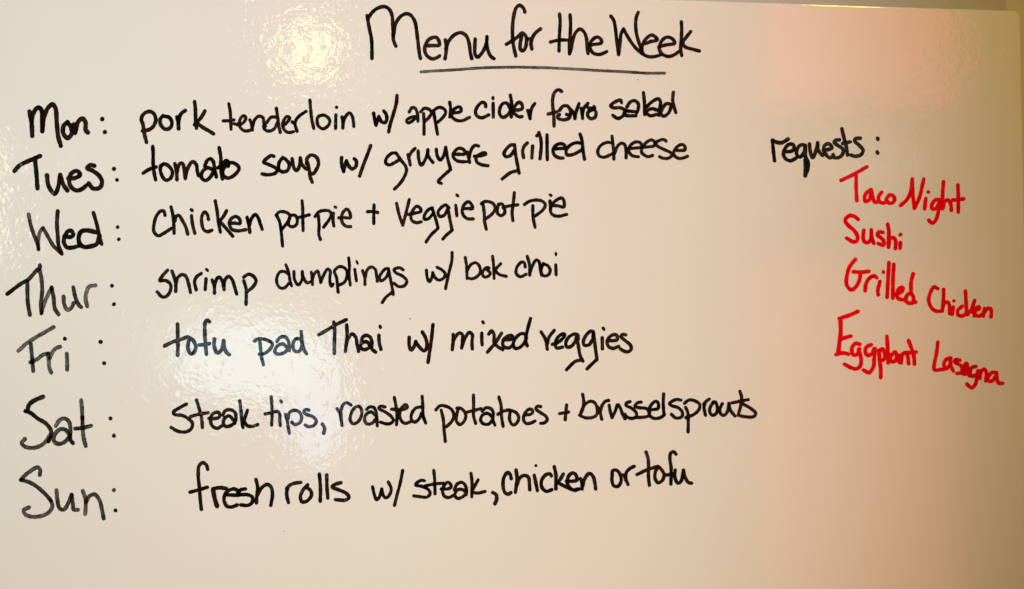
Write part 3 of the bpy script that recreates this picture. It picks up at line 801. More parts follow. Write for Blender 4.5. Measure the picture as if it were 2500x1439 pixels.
L fri
w Fri
s 9.0 0.90 45,857.1 66.1,838 86.1,825 112.1,810 131.1,799
s 9.0 0.50 75.1,839 77.1,860.1 79.1,880.1 81.1,906.1
s 9.0 0.80 74.1,885.1 90.1,878.1 104.1,867.1 118.1,863.1
s 9.0 0.70 117.1,864.1 119.1,880.1 120.1,896.1 125.1,910.1
s 9.0 0.70 122.1,874.1 128.1,860.1 138.1,850 147.1,847
s 9.0 0.75 163.1,864.1 164.1,884.1 164.1,903.1
d 9.2 0.00 158.5,827.6
d 9.6 0.00 245.8,835.2
d 9.6 0.00 254.6,887.3
w tofu
s 8.8 0.00 433.6,792 434,820 434.4,846.1 433.6,868.1
s 8.8 0.00 402,845.1 420,836.1 442,829 458.1,823
s 8.8 0.00 462.1,828 459.1,842.1 460.1,856.1 465.1,864.1 474.1,860.1 478.1,846.1 470.1,830 460.1,824
s 8.8 0.00 511.1,786 506.1,782 501.1,788 500.1,810 501.1,834.1 504.1,865.1
s 8.8 0.00 487.1,842.5 499.1,841.7 511.1,839.1
s 8.8 0.00 523.7,828 523.1,846.1 531.1,862.1 541.1,854.1 546.1,832
s 8.8 0.00 546.1,832 548.1,850.1 554.1,862.1 559.7,866.1
w pad
s 8.0 0.00 621.2,833.1 630.2,828 650.2,830 665.2,840.1 658.2,854.1 646.2,863.1 633.2,865.1
s 8.0 0.00 634.2,832 636.2,850.1 638.2,870.1 643.2,891.1
s 8.0 0.00 676.2,834.1 684.2,824 696.2,823 704.3,834.1 706.3,856.1
s 8.0 0.00 702.2,850.1 690.2,840.1 676.2,846.1 671.2,860.1 680.2,865.1 696.2,860.1 704.3,848.1
s 8.0 0.00 734.3,828 722.3,828 715.3,840.1 718.3,856.1 728.3,859.1 736.3,848.1 736.3,828
s 8.0 0.00 735.3,810 737.3,830 742.3,854.1 748.3,864.1
w Thai
s 8.4 0.00 778.3,818 802.3,804 822.3,792 845.4,781
s 8.4 0.00 814.9,787 817.3,810 816.3,836.1 816.3,863.1
s 8.4 0.00 846.4,794 847.4,820 843.4,858.1
s 8.4 0.00 844.4,846.1 850.4,826 860.4,816 868.4,824 871.4,840.1 875.4,858.1
s 8.4 0.00 882,834.1 886,823.1 895,819.1 904,824.1 908,836.1 908,852.1 917,860.1
s 8.4 0.00 904,846.1 896,835.1 884,838.1 880,848.1 888,854.1 900,850.1 906,842.1
s 8.4 0.00 925,819.1 926,838.1 930,853.1
d 7.6 0.00 927.6,797 928.8,800
w with
s 8.4 0.00 999.1,824.1 999.1,844.1 1004.1,855.1 1011.1,846.1 1015.1,834.1
s 8.4 0.00 1015.1,834.1 1024.1,848.1 1036.1,857.1 1042.1,848.1 1040.1,828.1 1031.1,811
s 8.4 0.00 1057.1,793 1053.1,830.1 1048.1,864.1 1045.1,885.1
w mixed
s 8.0 0.00 1106.2,817.1 1106.2,836.1 1104.2,854.1
s 8.0 0.00 1104.2,852.1 1108.2,830.1 1120.2,814.1 1128.2,816.1 1129.2,834.1 1127.2,850.1
s 8.0 0.00 1127.2,850.1 1134.2,828.1 1146.2,812 1153.2,818.1 1152.2,836.1 1153.2,852.1
s 8.0 0.00 1176.2,814.1 1176.2,830.1 1177.2,842.1
d 7.6 0.00 1178.2,786 1180.2,788.4
s 8.0 0.00 1193.3,816.1 1200.3,808 1206.3,818.1 1206.3,836.1 1214.3,846.1 1227.3,854.1
s 8.0 0.00 1224.3,814.1 1210.3,836.1 1190.3,860.1
s 8.0 0.00 1228.3,831.1 1248.3,828.1 1252.3,824.1 1248.3,819.1 1238.3,822.1 1228.3,832.1 1229.3,846.1 1242.3,850.1 1250.3,844.1
s 8.0 0.00 1282.3,816.1 1272.3,815.1 1260.3,824.1 1253.3,838.1 1256.3,850.1 1266.3,850.1 1278.3,840.1 1285.3,826.1
s 8.0 0.00 1295.3,778 1289.3,800 1283.3,830.1 1287.3,845.1
w veggies
s 8.0 0.00 1321.1,811 1332.2,830.1 1336.2,853.1
s 8.0 0.00 1336.2,840.1 1340.2,824.1 1353.2,807
s 8.0 0.00 1348.2,841.1 1362.2,836.1 1376.2,824.1 1378.2,816.1 1372.2,816.1 1360.2,826.1 1356.2,840.1 1358.2,850.1 1373.2,848.1
s 8.0 0.00 1412.2,828.1 1410.2,818.1 1402.2,816.1 1388.2,824.1 1381.2,838.1 1384.2,848.1 1394.2,846.1 1404.2,834.1 1407.2,824.1
s 8.0 0.00 1407.2,824.1 1412.2,846.1 1416.2,868.1 1423.2,882.1
s 8.0 0.00 1419.2,879.1 1404.2,883.1 1383.2,903.1
s 8.0 0.00 1447.2,822.1 1448.2,812 1442.2,809 1430.2,820.1 1424.2,834.1 1426.2,843.1 1438.2,842.1 1446.2,830.1
s 8.0 0.00 1448.2,810 1451.2,830.1 1454.3,856.1 1457.3,877.1
s 8.0 0.00 1457.3,878.1 1446.2,888.1 1433.2,901.1
s 8.0 0.00 1470.3,825.1 1470.3,840.1 1470.7,852.1
d 7.6 0.00 1472.3,801.6 1474.7,805
s 8.0 0.00 1483.3,832.1 1498.3,832.1 1506.3,830.1 1506.3,820.1 1500.3,817.1 1489.3,822.1 1482.3,834.1 1485.3,846.1 1496.3,851.1 1510.3,846.1
s 8.0 0.00 1527.3,818.1 1520.3,817.1 1516.3,822.1 1526.3,832.1 1538.3,842.1 1541.3,852.1 1534.3,859.1 1524.3,858.1 1514.3,852.1
L sat
w Sat
s 10.4 0.25 105.1,969.1 88.1,976.1 72.1,987.2 67.1,1002.2
s 9.4 0.10 62,1004.2 74.1,1008.2 92.1,1022.2 112.1,1034.2 124.1,1050.2 125.1,1062.2 118.1,1078.2
s 9.4 0.85 122.1,1062 114.1,1076.1 96.1,1090.1 76.1,1094.1 60,1090.1 53,1082.1 61,1072.1
s 9.4 0.75 136.1,1040 146.1,1026 158.1,1022 168.1,1030 172.1,1046 171.1,1066.1
s 9.4 0.10 171.1,1062 172.1,1074.1 178.1,1082.1
s 9.4 0.50 170.1,1062 160.1,1050 148.1,1048 136.1,1058 131.1,1074.1 138.1,1083.1 150.1,1083.1 162.1,1076.1 170.1,1064.1
s 9.4 0.80 198.2,978 200.2,1000 201.2,1020
s 9.4 0.60 201.2,1020 202.2,1046 204.2,1068.1 209.2,1089.1
s 9.4 0.50 184.1,1047 202.2,1045 222.2,1040
d 9.2 0.00 269.8,1022
d 9.2 0.00 278.4,1064.1
w Steak
s 8.0 0.00 455.1,987.1 440,995.1 423,1007.1 426,1012.1 446,1015.1 460.1,1023.1 470.1,1034.1 466.1,1048.1 452,1055.1 434,1053.1 418,1044.1
s 8.0 0.00 479.7,977 485.1,994.1 492.1,1020.1 494.1,1044.1
s 8.0 0.00 464.1,1018.1 484.1,1012.1 508.1,1008.1
s 8.0 0.00 510.1,1022.1 526.1,1022.1 536.1,1018.1 535.1,1008.1 528.1,1007.1 518.1,1012.1 514.1,1026.1 518.1,1040.1 530.1,1046.1 542.1,1040.1
s 8.0 0.00 544.1,1014.1 550.1,1003.1 564.1,1001.1 574.1,1008.1 576.1,1022.1 573.1,1034.1
s 8.0 0.00 570.1,1026.1 560.1,1016.1 550.1,1020.1 545.1,1032.1 550.1,1041.1 562.1,1040.1 573.1,1032.1
s 8.0 0.00 585.2,979 588.2,1000.1 590.2,1024.1 593.2,1044.1
s 8.0 0.00 604.2,1002.1 598.2,1020.1 594.2,1034.1
s 8.0 0.00 598.2,1032.1 604.2,1040.1 616.2,1041.1 629.2,1037.1
w tips
s 7.6 0.00 662.2,969 663.8,990.1 664.2,1016.1 663.2,1038.1
s 7.6 0.00 647.2,1011.1 662.2,1008.1 678.2,1005.1 682.6,1010.1 683.2,1026.1 684.2,1039.1
d 7.6 0.00 685.2,979 687.2,982
s 7.6 0.00 697.2,1012.1 701.2,1028.1 704.3,1046.1 706.3,1058.1
s 7.6 0.00 703.3,1022.1 706.3,1008.1 718.3,1002.1 730.3,1006.1 736.3,1018.1 732.3,1032.1 720.3,1037.1 712.3,1031.1
s 7.6 0.00 754.3,1002.1 747.3,1000.1 741.3,1006.1 748.3,1012.1 764.3,1018.1 772.3,1028.1 766.3,1039.1 752.3,1042.1 745.3,1038.1
c 8.4 0.00 787.3,1036.1 792.3,1046.1 790.3,1058.1
w roasted
s 7.6 0.00 823,998.1 829,1008.1 833,1024.1 835,1039.1
s 7.6 0.00 833,1020.1 833,1000.1 840,986.1 848,984.1 857,989.1
s 7.6 0.00 868.1,994.1 876.1,992.5 883.1,1002.1 882.1,1016.1 874.1,1030.1 862,1035.1 855,1026.1 858,1008.1 866.1,995.1
s 7.6 0.00 895.1,1000.1 902.1,994.1 912.1,995.1 918.1,1006.1 920.1,1024.1 921.1,1040.1
s 7.6 0.00 916.1,1014.1 906.1,1006.1 894.1,1012.1 890.1,1026.1 896.1,1035.1 908.1,1034.1 918.1,1022.1
s 7.6 0.00 940.1,994.1 930.1,992.1 925.1,997.1 940.1,1006.1 956.1,1018.1 960.1,1028.1 950.1,1035.1 938.1,1034.1 929.1,1031.1
s 7.6 0.00 962.7,971 967.1,994.1 969.1,1016.1 968.1,1037.1
s 7.6 0.00 956.1,999.5 970.1,1000.1 984.1,1000.1 994.2,995.1 991.2,988.1 982.1,994.1 976.1,1008.1 978.1,1024.1 988.2,1034.1 1002.2,1030.1
s 7.6 0.00 1028.2,994.1 1016.2,996.1 1006.2,1008.1 1004.2,1024.1 1012.2,1031.1 1022.2,1024.1 1030.2,1008.1
s 7.6 0.00 1030.6,968 1032.2,990.1 1033.2,1016.1 1039.2,1033.1
w potatoes
s 7.6 0.00 1064.2,1001.1 1074.2,991.1 1088.2,992.1 1102.2,1000.1 1108.2,1014.1 1102.2,1030.1 1090.2,1042.1
s 7.6 0.00 1077.2,1002.1 1082.2,1024.1 1084.2,1050.1 1087.2,1078.1
s 7.6 0.00 1115.3,997.1 1124.3,997.1 1134.3,1006.1 1137.3,1016.1 1132.3,1030.1 1122.3,1037.1 1114.3,1028.1 1115.3,1012.1 1118.3,1000.1
s 7.6 0.00 1155.9,965 1156.3,990.1 1156.3,1016.1 1161.3,1034.1
s 7.6 0.00 1138.3,1007.1 1154.3,1003.1 1174.3,998.1
s 7.6 0.00 1177.3,1004.1 1186.3,996.1 1198.3,998.1 1204.3,1008.1 1203.3,1026.1 1208.3,1038.1
s 7.6 0.00 1202.3,1020.1 1192.3,1010.1 1180.3,1012.1 1173.3,1024.1 1178.3,1034.1 1192.3,1036.1 1202.3,1026.1
s 7.6 0.00 1217.9,970 1223.3,990.1 1224.3,1016.1 1228.3,1041.1
s 7.6 0.00 1215.3,1012.1 1226.3,1005.1 1242.4,1001.1
s 7.6 0.00 1245.4,1004.1 1244.4,1026.1 1252.4,1038.1 1262.4,1032.1 1266.4,1020.1 1260.4,1008.1 1246.4,1002.1
s 7.6 0.00 1280.1,1013.2 1294.1,1012.2 1300.1,1008.2 1299.1,1001.2 1292.1,999.2 1281.1,1010.2 1278.1,1024.2 1284.1,1034.2 1296.1,1033.2 1306.1,1028.2
s 7.6 0.00 1320.1,993.2 1312.1,992.2 1308.1,998.2 1320.1,1008.2 1332.2,1016.2 1336.2,1024.2 1330.2,1032.2 1320.1,1034.2
w plus
s 7.6 0.00 1383.2,989.2 1381.2,1008.2 1379.8,1025.2
s 7.6 0.00 1366.2,1010.2 1378.2,1008.2 1388.2,1006.2
w brussels
s 7.6 0.00 1422.4,963.1 1425,980.1 1423,998.1 1418,1010.1
s 7.6 0.00 1418,1008.1 1428,988.1 1442.1,980.1 1452.1,984.1 1458.1,998.1 1456.1,1014.1 1444.1,1020.1 1428,1020.1 1415,1014.1
s 7.6 0.00 1459.1,994.1 1465.1,1008.1 1469.1,1024.1
s 7.6 0.00 1466.1,1004.1 1470.1,990.1 1478.1,980.1 1486.1,978.1
s 7.6 0.00 1487.1,990.1 1490.1,1006.1 1494.1,1020.1
s 7.6 0.00 1494.1,1020.1 1502.1,1004.1 1508.1,988.1 1514.1,996.1 1520.1,1012.1 1526.1,1023.1
s 7.6 0.00 1538.1,981.1 1530.1,984.1 1528.1,990.1 1540.1,996.1 1552.1,1006.1 1554.1,1016.1 1544.1,1022.1 1530.1,1018.1 1526.1,1012.1
s 7.6 0.00 1565.2,982.1 1556.1,984.1 1550.1,992.1 1562.2,996.1 1578.2,998.1 1586.2,1008.1 1582.2,1016.1 1570.2,1019.1 1554.1,1020.1
s 7.6 0.00 1582.2,1002.1 1596.2,1000.1 1606.2,998.1 1607.2,986.1 1602.2,980.1 1592.2,986.1 1584.2,1002.1 1587.2,1016.1 1598.2,1022.1 1614.2,1019.1 1622.2,1012.1
s 7.6 0.00 1620.2,962 1619.2,986.1 1621.2,1014.1
w sprouts
s 7.6 0.00 1662.2,977.1 1650.2,976.1 1634.2,986.1 1640.2,991.1 1656.2,996.1 1666.2,1008.1 1664.2,1018.1 1650.2,1021.1 1639.2,1012.1
s 7.6 0.00 1671.2,985.1 1682.2,977.1 1696.3,979.1 1708.3,988.1 1706.3,1000.1 1694.3,1012.1 1674.2,1020.1
s 7.6 0.00 1673.8,995.1 1679.2,1008.1 1680.2,1030.1 1679.8,1055.1
s 7.6 0.00 1718.3,986.1 1719.3,1000.1 1722.3,1014.1
s 7.6 0.00 1718.3,994.1 1722.3,982.1 1731.3,975.1
s 7.6 0.00 1744.3,982.1 1736.3,990.1 1732.3,1004.1 1738.3,1014.1 1748.3,1010.1 1751.3,996.1 1746.3,982.1 1740.3,982.1
s 7.6 0.00 1763.3,986.1 1757.3,1000.1 1760.3,1012.1 1768.3,1014.1 1776.3,1004.1 1779.3,985.1
s 7.6 0.00 1779.3,985.1 1783.3,1002.1 1794.3,1016.1
s 7.6 0.00 1806.3,956 1810.4,970.1 1808.4,990.1 1802.3,1014.1
s 7.6 0.00 1787.3,984.1 1806.3,980.1 1826.4,976.1
s 7.6 0.00 1812.4,986.1 1830.4,996.1 1845.4,1010.1 1838.4,1018.1 1822.4,1018.1 1808.4,1016.1
L sun
w Sun
s 9.2 0.60 97.1,1160.1 98.1,1148.1 92.1,1141.1 78.1,1148.1 62,1160.1 51,1172.1
s 9.2 0.35 51,1172.1 72.1,1178.1 92.1,1190.2 112.1,1208.2 124.1,1222.2
s 9.2 0.85 124.1,1222.2 128.1,1236.2 118.1,1252.2 100.1,1260.2 80.1,1262.2 62,1256.2 58,1246.2 71.1,1239.2
s 9.2 0.60 138.1,1197.2 140.1,1220.2 146.1,1242.2 156.1,1244.2 166.1,1230.2 175.1,1208.2
s 9.2 0.60 175.1,1208.2 178.1,1230.2 180.1,1244.2 190.2,1245.2
s 9.2 0.70 202.2,1199.2 209.2,1220.2 209.2,1238.2 208.2,1255.2
s 9.2 0.60 209.2,1228.2 218.2,1212.2 230.2,1207.2 241.2,1218.2 248.2,1240.2 253.2,1266.2
d 9.2 0.60 278.2,1197
d 9.2 0.00 282.2,1246.6
w fresh
s 8.4 0.00 507.1,1146.1 504.1,1136 495,1130 486,1138 484,1160.1 487,1192.1 489,1220.1 491.6,1244.1
s 8.4 0.00 464,1202.1 486,1196.1 506.1,1190.1
s 10.4 0.00 520.1,1195.1 523.1,1212.1 527.1,1228.1 530.1,1236.1
s 9.2 0.00 520.1,1194.1 536.1,1191.1 552.1,1193.1
s 8.4 0.00 549.1,1208.1 566.1,1209.1 586.1,1208.1 580.1,1198.1 571.1,1194.1 558.1,1198.1 549.1,1208.1 547.1,1222.1 554.1,1236.1 566.1,1238.1 579.1,1233.1
s 8.4 0.00 599.1,1194.1 588.1,1196.1 580.1,1204.1 586.1,1208.1 604.1,1208.1 616.1,1214.1 616.1,1226.1 606.1,1234.1 588.1,1233.1
s 8.4 0.00 625.1,1171.1 629.2,1192.1 627.1,1210.1 626.1,1228.1
s 8.4 0.00 628.2,1210.1 638.2,1192.1 652.2,1183.1 662.2,1190.1 665.2,1208.1 661.2,1234.1
w rolls
s 8.4 0.00 700.2,1192.1 700.2,1210.1 704.2,1227.1
s 8.4 0.00 700.2,1200.1 704.2,1188.1 716.2,1181.1 734.2,1178.1
s 8.4 0.00 751.2,1184.1 740.2,1196.1 733.2,1214.1 738.2,1226.1 750.2,1223.1 760.3,1210.1 758.3,1198.1 748.2,1190.1
s 8.4 0.00 779.7,1158.1 782.3,1190.1 781.9,1224.1
s 8.4 0.00 797.7,1160.1 798.3,1190.1 800.3,1216.1
s 8.4 0.00 832.3,1179.1 820.3,1182.1 810.3,1189.1 826.3,1196.1 844.3,1204.1 852.3,1214.1 844.3,1221.1 828.3,1221.1 819.3,1220.1
w with
s 7.6 0.00 909.6,1189.1 914,1208.1 920,1221.1 927,1212.1 932,1194.1
s 7.6 0.00 932,1194.1 935,1208.1 942,1216.1 950,1210.1 955.1,1194.1 948,1177.1
s 7.6 0.00 983.1,1149.1 977.1,1180.1 970.1,1206.1 963.1,1234.1
w steak
s 7.6 0.00 1036.1,1174.1 1028.1,1173.1 1014.1,1184.1 1030.1,1188.1 1046.1,1196.1 1050.1,1206.1 1042.1,1214.1 1026.1,1213.1 1010.1,1211.1
s 7.6 0.00 1059.1,1149.1 1061.1,1170.1 1061.7,1190.1 1062.1,1206.1
s 7.6 0.00 1037.1,1187.1 1060.1,1182.1 1082.2,1180.1
s 7.6 0.00 1077.1,1194.1 1092.2,1194.1 1101.2,1190.1 1098.2,1180.1 1092.2,1178.1 1084.2,1186.1 1080.2,1198.1 1085.2,1212.1 1096.2,1215.1 1106.2,1210.1
s 7.6 0.00 1109.2,1196.1 1116.2,1182.1 1128.2,1178.1 1136.2,1186.1 1139.2,1200.1 1138.2,1208.1
s 7.6 0.00 1138.2,1204.1 1130.2,1196.1 1118.2,1196.1 1110.2,1208.1 1116.2,1217.1 1128.2,1214.1 1138.2,1206.1
s 7.6 0.00 1149.8,1156.1 1152.2,1174.1 1152.2,1196.1 1151.8,1213.1
s 7.6 0.00 1167.2,1172.1 1158.2,1188.1 1152.2,1200.1
s 7.6 0.00 1154.2,1203.1 1168.2,1204.1 1184.2,1200.1
c 8.8 0.00 1203.3,1203.1 1211.3,1208.1 1212.3,1220.1 1208.3,1230.1
w chicken
s 8.4 0.00 1248.3,1169.1 1245.3,1158.1 1239.3,1154.1 1230.3,1166.1 1228.3,1188.1 1232.3,1202.1 1240.3,1207.1 1247.3,1203.1
s 8.4 0.00 1259.9,1148.1 1262.3,1168.1 1260.3,1188.1 1258.3,1202.1
s 8.4 0.00 1262.3,1184.1 1268.3,1168.1 1280.3,1161.1 1290.3,1166.1 1292.3,1180.1 1293.3,1196.1
s 8.4 0.00 1304.3,1161.1 1308.3,1180.1 1311.9,1198.1
d 7.2 0.00 1308.3,1137.3
s 8.4 0.00 1346,1162.1 1342,1157.1 1332,1160.1 1322,1174.1 1323,1190.1 1334,1200.1 1347,1196.1
s 8.4 0.00 1353.1,1140.1 1357.1,1158.1 1357.1,1176.1 1357.1,1194.1
s 8.4 0.00 1375.1,1158.1 1368.1,1170.1 1360.1,1180.1
s 8.4 0.00 1364.1,1180.1 1380.1,1188.1 1402.1,1197.1 1414.1,1194.1
s 8.4 0.00 1383.1,1175.1 1398.1,1175.1 1408.1,1173.1 1406.1,1160.1 1399.1,1155.1 1390.1,1160.1 1385.1,1172.1 1387.1,1186.1 1398.1,1196.1 1414.1,1194.1
s 8.4 0.00 1417.1,1169.1 1421.1,1180.1 1421.1,1194.1
s 8.4 0.00 1422.1,1188.1 1428.1,1168.1 1439.1,1156.1 1448.1,1164.1 1452.1,1178.1 1454.1,1194.1
w or
s 8.0 0.00 1494.2,1158.1 1496.2,1149.1 1506.2,1149.1 1515.2,1162.1 1516.2,1176.1 1508.2,1188.1 1498.2,1186.1 1493.8,1172.1 1495.2,1156.1
s 8.0 0.00 1516.2,1160.1 1523.2,1160.1 1528.2,1172.1 1533.2,1183.1
s 8.0 0.00 1527.2,1172.1 1529.2,1154.1 1538.2,1144.1 1548.2,1139.1
w tofu
s 8.0 0.00 1577.2,1104.1 1582.2,1120.1 1583.2,1140.1 1583.2,1164.1 1585.2,1185.1
s 8.0 0.00 1555.2,1159.1 1578.2,1148.1 1606.3,1139.1
s 8.0 0.00 1606.3,1140.1 1600.2,1152.1 1599.2,1168.1 1606.3,1179.1 1616.3,1174.1 1621.3,1160.1 1614.3,1146.1 1606.3,1139.5
s 8.0 0.00 1650.3,1109.1 1644.3,1103.1 1637.3,1107.1 1635.3,1120.1 1638.3,1140.1 1638.3,1164.1 1637.9,1182.1
s 8.0 0.00 1621.3,1159.1 1630.3,1160.1 1640.3,1156.1
s 8.0 0.00 1648.3,1148.1 1647.3,1164.1 1654.3,1180.1 1662.3,1176.1 1668.3,1148.1
s 8.0 0.00 1668.3,1148.1 1672.3,1164.1 1680.3,1178.1 1688.3,1180.1
L requests
w requests
s 8.4 0.00 1886,344 1888,368.1 1891,393.1
s 9.2 0.00 1886,343 1894,347 1908,349 1924.1,340
s 8.4 0.00 1916,371.1 1930.1,370.1 1937.1,366.1 1937.1,354 1926.1,353 1916,364.1 1912.4,376.1 1918,388.1 1930.1,393.1 1944.1,386.1
s 8.4 0.00 1966.1,356 1956.1,354 1946.1,364.1 1945.1,378.1 1952.1,384.1 1962.1,374.1 1966.1,358
s 8.8 0.00 1966.1,356 1966.1,376.1 1966.1,400.1 1966.1,430.1
s 8.0 0.00 1967.1,384.1 1973.1,396.1 1972.1,414.1 1967.1,428.1
s 8.4 0.00 1976.1,352 1978.1,370.1 1984.1,386.1 1992.1,368.1 1996.1,349
s 8.4 0.00 1996.1,349 1998.1,368.1 2008.1,380.1
s 8.4 0.00 2010.1,367.1 2024.1,365.1 2031.1,362 2026.1,353 2018.1,352 2011.1,360 2014.1,374.1 2026.1,386.1 2034.1,380.1
s 8.4 0.00 2049.2,342 2040.1,343 2036.1,348 2046.1,356 2057.2,364.1 2058.2,374.1 2050.2,384.1 2036.1,385.1 2034.1,378.1
s 8.4 0.00 2055.2,315 2060.2,336 2066.2,360 2069.2,379.1
s 8.4 0.00 2057.2,351 2066.2,349 2075.2,347
s 8.4 0.00 2100.2,338 2089.2,339 2086.2,345 2096.2,354 2107.2,368.1 2102.2,378.1 2088.2,382.1 2077.2,379.1
d 8.8 0.00 2142.2,338 2143.2,340.8
d 8.8 0.00 2141.2,371.7 2142.6,374.1
L red_taco
w Taco
s 8.8 0.00 2053.2,441.1 2080.2,428.1 2116.2,408.1
s 8.8 0.00 2090.2,428.1 2090.2,456.1 2091.8,490.2
s 8.8 0.00 2124.2,464.1 2112.2,476.1 2112.2,492.2 2122.2,488.2 2126.2,470.1
s 8.8 0.00 2127.2,464.1 2131.2,484.1 2136.2,495.2 2144.2,492.2
s 8.8 0.00 2152.2,470.1 2145.2,480.1 2146.2,492.2 2156.2,496.2 2166.2,492.2
s 8.8 0.00 2172.2,476.1 2164.2,486.1 2168.2,495.2 2178.3,496.2 2184.3,486.1 2178.3,477.1 2170.2,477.1
w Night
s 8.8 0.00 2198.3,502.2 2212.3,490.2 2222.3,472.1 2227.3,438.1
s 8.8 0.00 2227.3,438.1 2228.3,470.1 2232.3,509.2
s 8.8 0.00 2232.3,509.2 2244.3,484.1 2250.3,460.1 2255.3,438.1
s 8.8 0.00 2260.3,485.1 2257.3,510.2
d 8.8 0.00 2266.3,469.7
s 8.8 0.00 2292.3,488.2 2284.3,488.2 2274.3,502.2 2276.3,511.2 2286.3,508.2 2292.3,496.2
s 8.8 0.00 2293.3,488.2 2290.3,520.2 2284.3,538.2 2276.3,545.2 2267.3,538.2
s 8.8 0.00 2303.4,444.1 2301.4,470.1 2300.4,510.2
s 8.8 0.00 2302.4,508.2 2306.4,492.2 2314.4,489.2 2321.4,500.2 2322.4,514.2
s 8.8 0.00 2338.4,452.1 2339.4,480.1 2339.4,518.2
s 8.8 0.00 2325.4,489.2 2340.4,488.2 2352.4,486.1
L red_sushi
w Sushi
s 9.2 0.00 2095.1,536 2086.1,529 2074.1,527 2063.1,538 2070.1,550 2084.1,562 2093.1,576.1 2092.1,588.1 2084.1,591.1 2067.1,582.1
s 9.2 0.00 2109.1,563 2107.1,578.1 2110.1,590.1 2118.1,593.1 2126.1,584.1 2127.1,562
s 9.2 0.00 2127.1,562 2128.1,580.1 2133.1,594.1
s 9.2 0.00 2155.1,568 2146.1,567 2142.1,574.1 2152.1,582.1 2158.1,590.1 2156.1,599.1 2144.1,595.1
s 9.2 0.00 2167.1,548 2170.1,566 2169.1,586.1 2169.1,604.1
s 9.2 0.00 2170.1,598.1 2172.1,584.1 2180.1,580.1 2186.1,588.1 2186.1,607.1
s 9.2 0.00 2198.2,593.1 2197.2,606.1
d 8.8 0.00 2197.2,574.1 2199.2,572.9
L red_grilled
w Grilled
s 9.2 0.00 2088.1,634.1 2074.1,652.1 2067.1,676.1 2067.1,696.1 2078.1,708.2 2090.1,700.2 2098.1,684.1 2101.1,668.1
s 9.2 0.00 2083.1,664.1 2100.1,665.1 2121.1,663.1
s 9.2 0.00 2112.1,710.2 2114.1,694.1 2122.1,680.1 2134.1,674.1 2140.1,678.1
s 9.2 0.00 2148.1,688.1 2143.1,710.2 2144.1,720.2
d 8.8 0.00 2156.5,664.7
s 9.2 0.00 2170.1,642.1 2168.1,680.1 2165.7,726.2
s 9.2 0.00 2182.1,646.1 2180.1,680.1 2179.7,728.2
s 9.2 0.00 2190.2,718.2 2202.2,712.2 2204.2,703.2 2196.2,704.2 2189.2,718.2 2192.2,728.2 2202.2,732.2 2212.2,730.2
s 9.2 0.00 2229.2,669.1 2224.2,690.1 2224.2,714.2
s 9.2 0.00 2224.2,714.2 2214.2,722.2 2210.2,734.2 2218.2,740.2 2228.2,740.2
s 9.2 0.00 2224.2,716.2 2230.2,726.2 2230.2,736.2 2235.2,738.2
w Chicken
s 8.8 0.00 2289.2,705.2 2280.2,701.2 2270.2,718.2 2267.2,734.2 2274.2,752.2 2286.2,760.2 2298.2,760.2
s 8.8 0.00 2303.8,707.2 2303.2,732.2 2300.2,760.2
s 8.8 0.00 2300.2,758.2 2306.2,740.2 2314.3,738.2 2318.3,750.2 2318.3,766.2
s 8.8 0.00 2327.3,750.2 2324.3,768.2
d 8.4 0.00 2328.7,735
s 8.8 0.00 2349.3,748.2 2338.3,758.2 2338.3,768.2 2348.3,772.2 2358.3,766.2
s 8.8 0.00 2356.9,711.2 2358.3,736.2 2360.3,768.2
s 8.8 0.00 2379.3,734.2 2372.3,754.2 2362.3,768.2
s 8.0 0.00 2370.3,758.2 2378.3,768.2 2378.3,772.2
s 9.2 0.00 2378.3,758.2 2390.3,754.2 2390.3,749.2 2381.3,755.2 2380.3,768.2 2390.3,772.2 2398.3,768.2
s 8.8 0.00 2403.3,754.2 2400.3,772.2
s 8.8 0.00 2402.3,764.2 2410.3,754.2 2418.3,754.2 2420.3,764.2 2419.3,774.2
L red_eggplant
w Eggplant
s 9.2 0.00 2094.1,761 2074.1,770 2049,778
s 10.0 0.00 2051.6,779 2052.4,810.1 2049,840.1 2046,864.1
s 9.2 0.00 2054,828.1 2066.1,824.1 2077.1,821.1
s 9.2 0.00 2041,866.1 2058,862.1 2071.1,865.1
s 9.2 0.00 2099.1,841.1 2088.1,839.1 2080.1,850.1 2082.1,866.1 2092.1,866.1 2098.1,852.1
s 9.2 0.00 2096.1,854.1 2102.1,876.1 2100.1,894.1 2090.1,901.1 2078.1,898.1 2062,890.1
s 9.2 0.00 2127.1,842.1 2116.1,847.1 2112.1,858.1 2118.1,868.1 2128.1,864.1 2134.1,852.1
s 9.2 0.00 2136.1,852.1 2134.1,876.1 2132.1,896.1 2122.1,910.1 2108.1,904.1
s 9.2 0.00 2146.1,856.1 2147.1,880.1 2150.1,900.1 2150.1,922.1
s 9.2 0.00 2147.1,858.1 2154.1,852.1 2160.1,864.1 2158.1,878.1 2150.1,880.1
s 9.2 0.00 2165.1,822.1 2167.1,848.1 2168.1,870.1 2168.1,886.1
s 9.2 0.00 2184.1,860.1 2174.1,870.1 2174.1,882.1 2184.1,882.1 2190.2,870.1 2186.1,860.1
s 9.2 0.00 2188.2,864.1 2192.2,880.1 2197.2,886.1
s 9.2 0.00 2197.2,868.1 2200.2,886.1
s 9.2 0.00 2200.2,880.1 2204.2,864.1 2212.2,862.1 2216.2,872.1 2218.2,888.1
s 9.2 0.00 2218.2,832.1 2226.2,854.1 2231.2,872.1 2232.2,889.1
s 9.2 0.00 2210.2,862.1 2236.2,860.1
w Lasagna
s 8.8 0.00 2289.6,836.1 2286.2,864.1 2281.2,888.1 2281.2,903.1 2296.2,903.1 2312.2,900.1
s 8.8 0.00 2321.3,874.1 2310.2,878.1 2304.2,890.1 2308.2,900.1 2318.3,892.1 2320.3,878.1
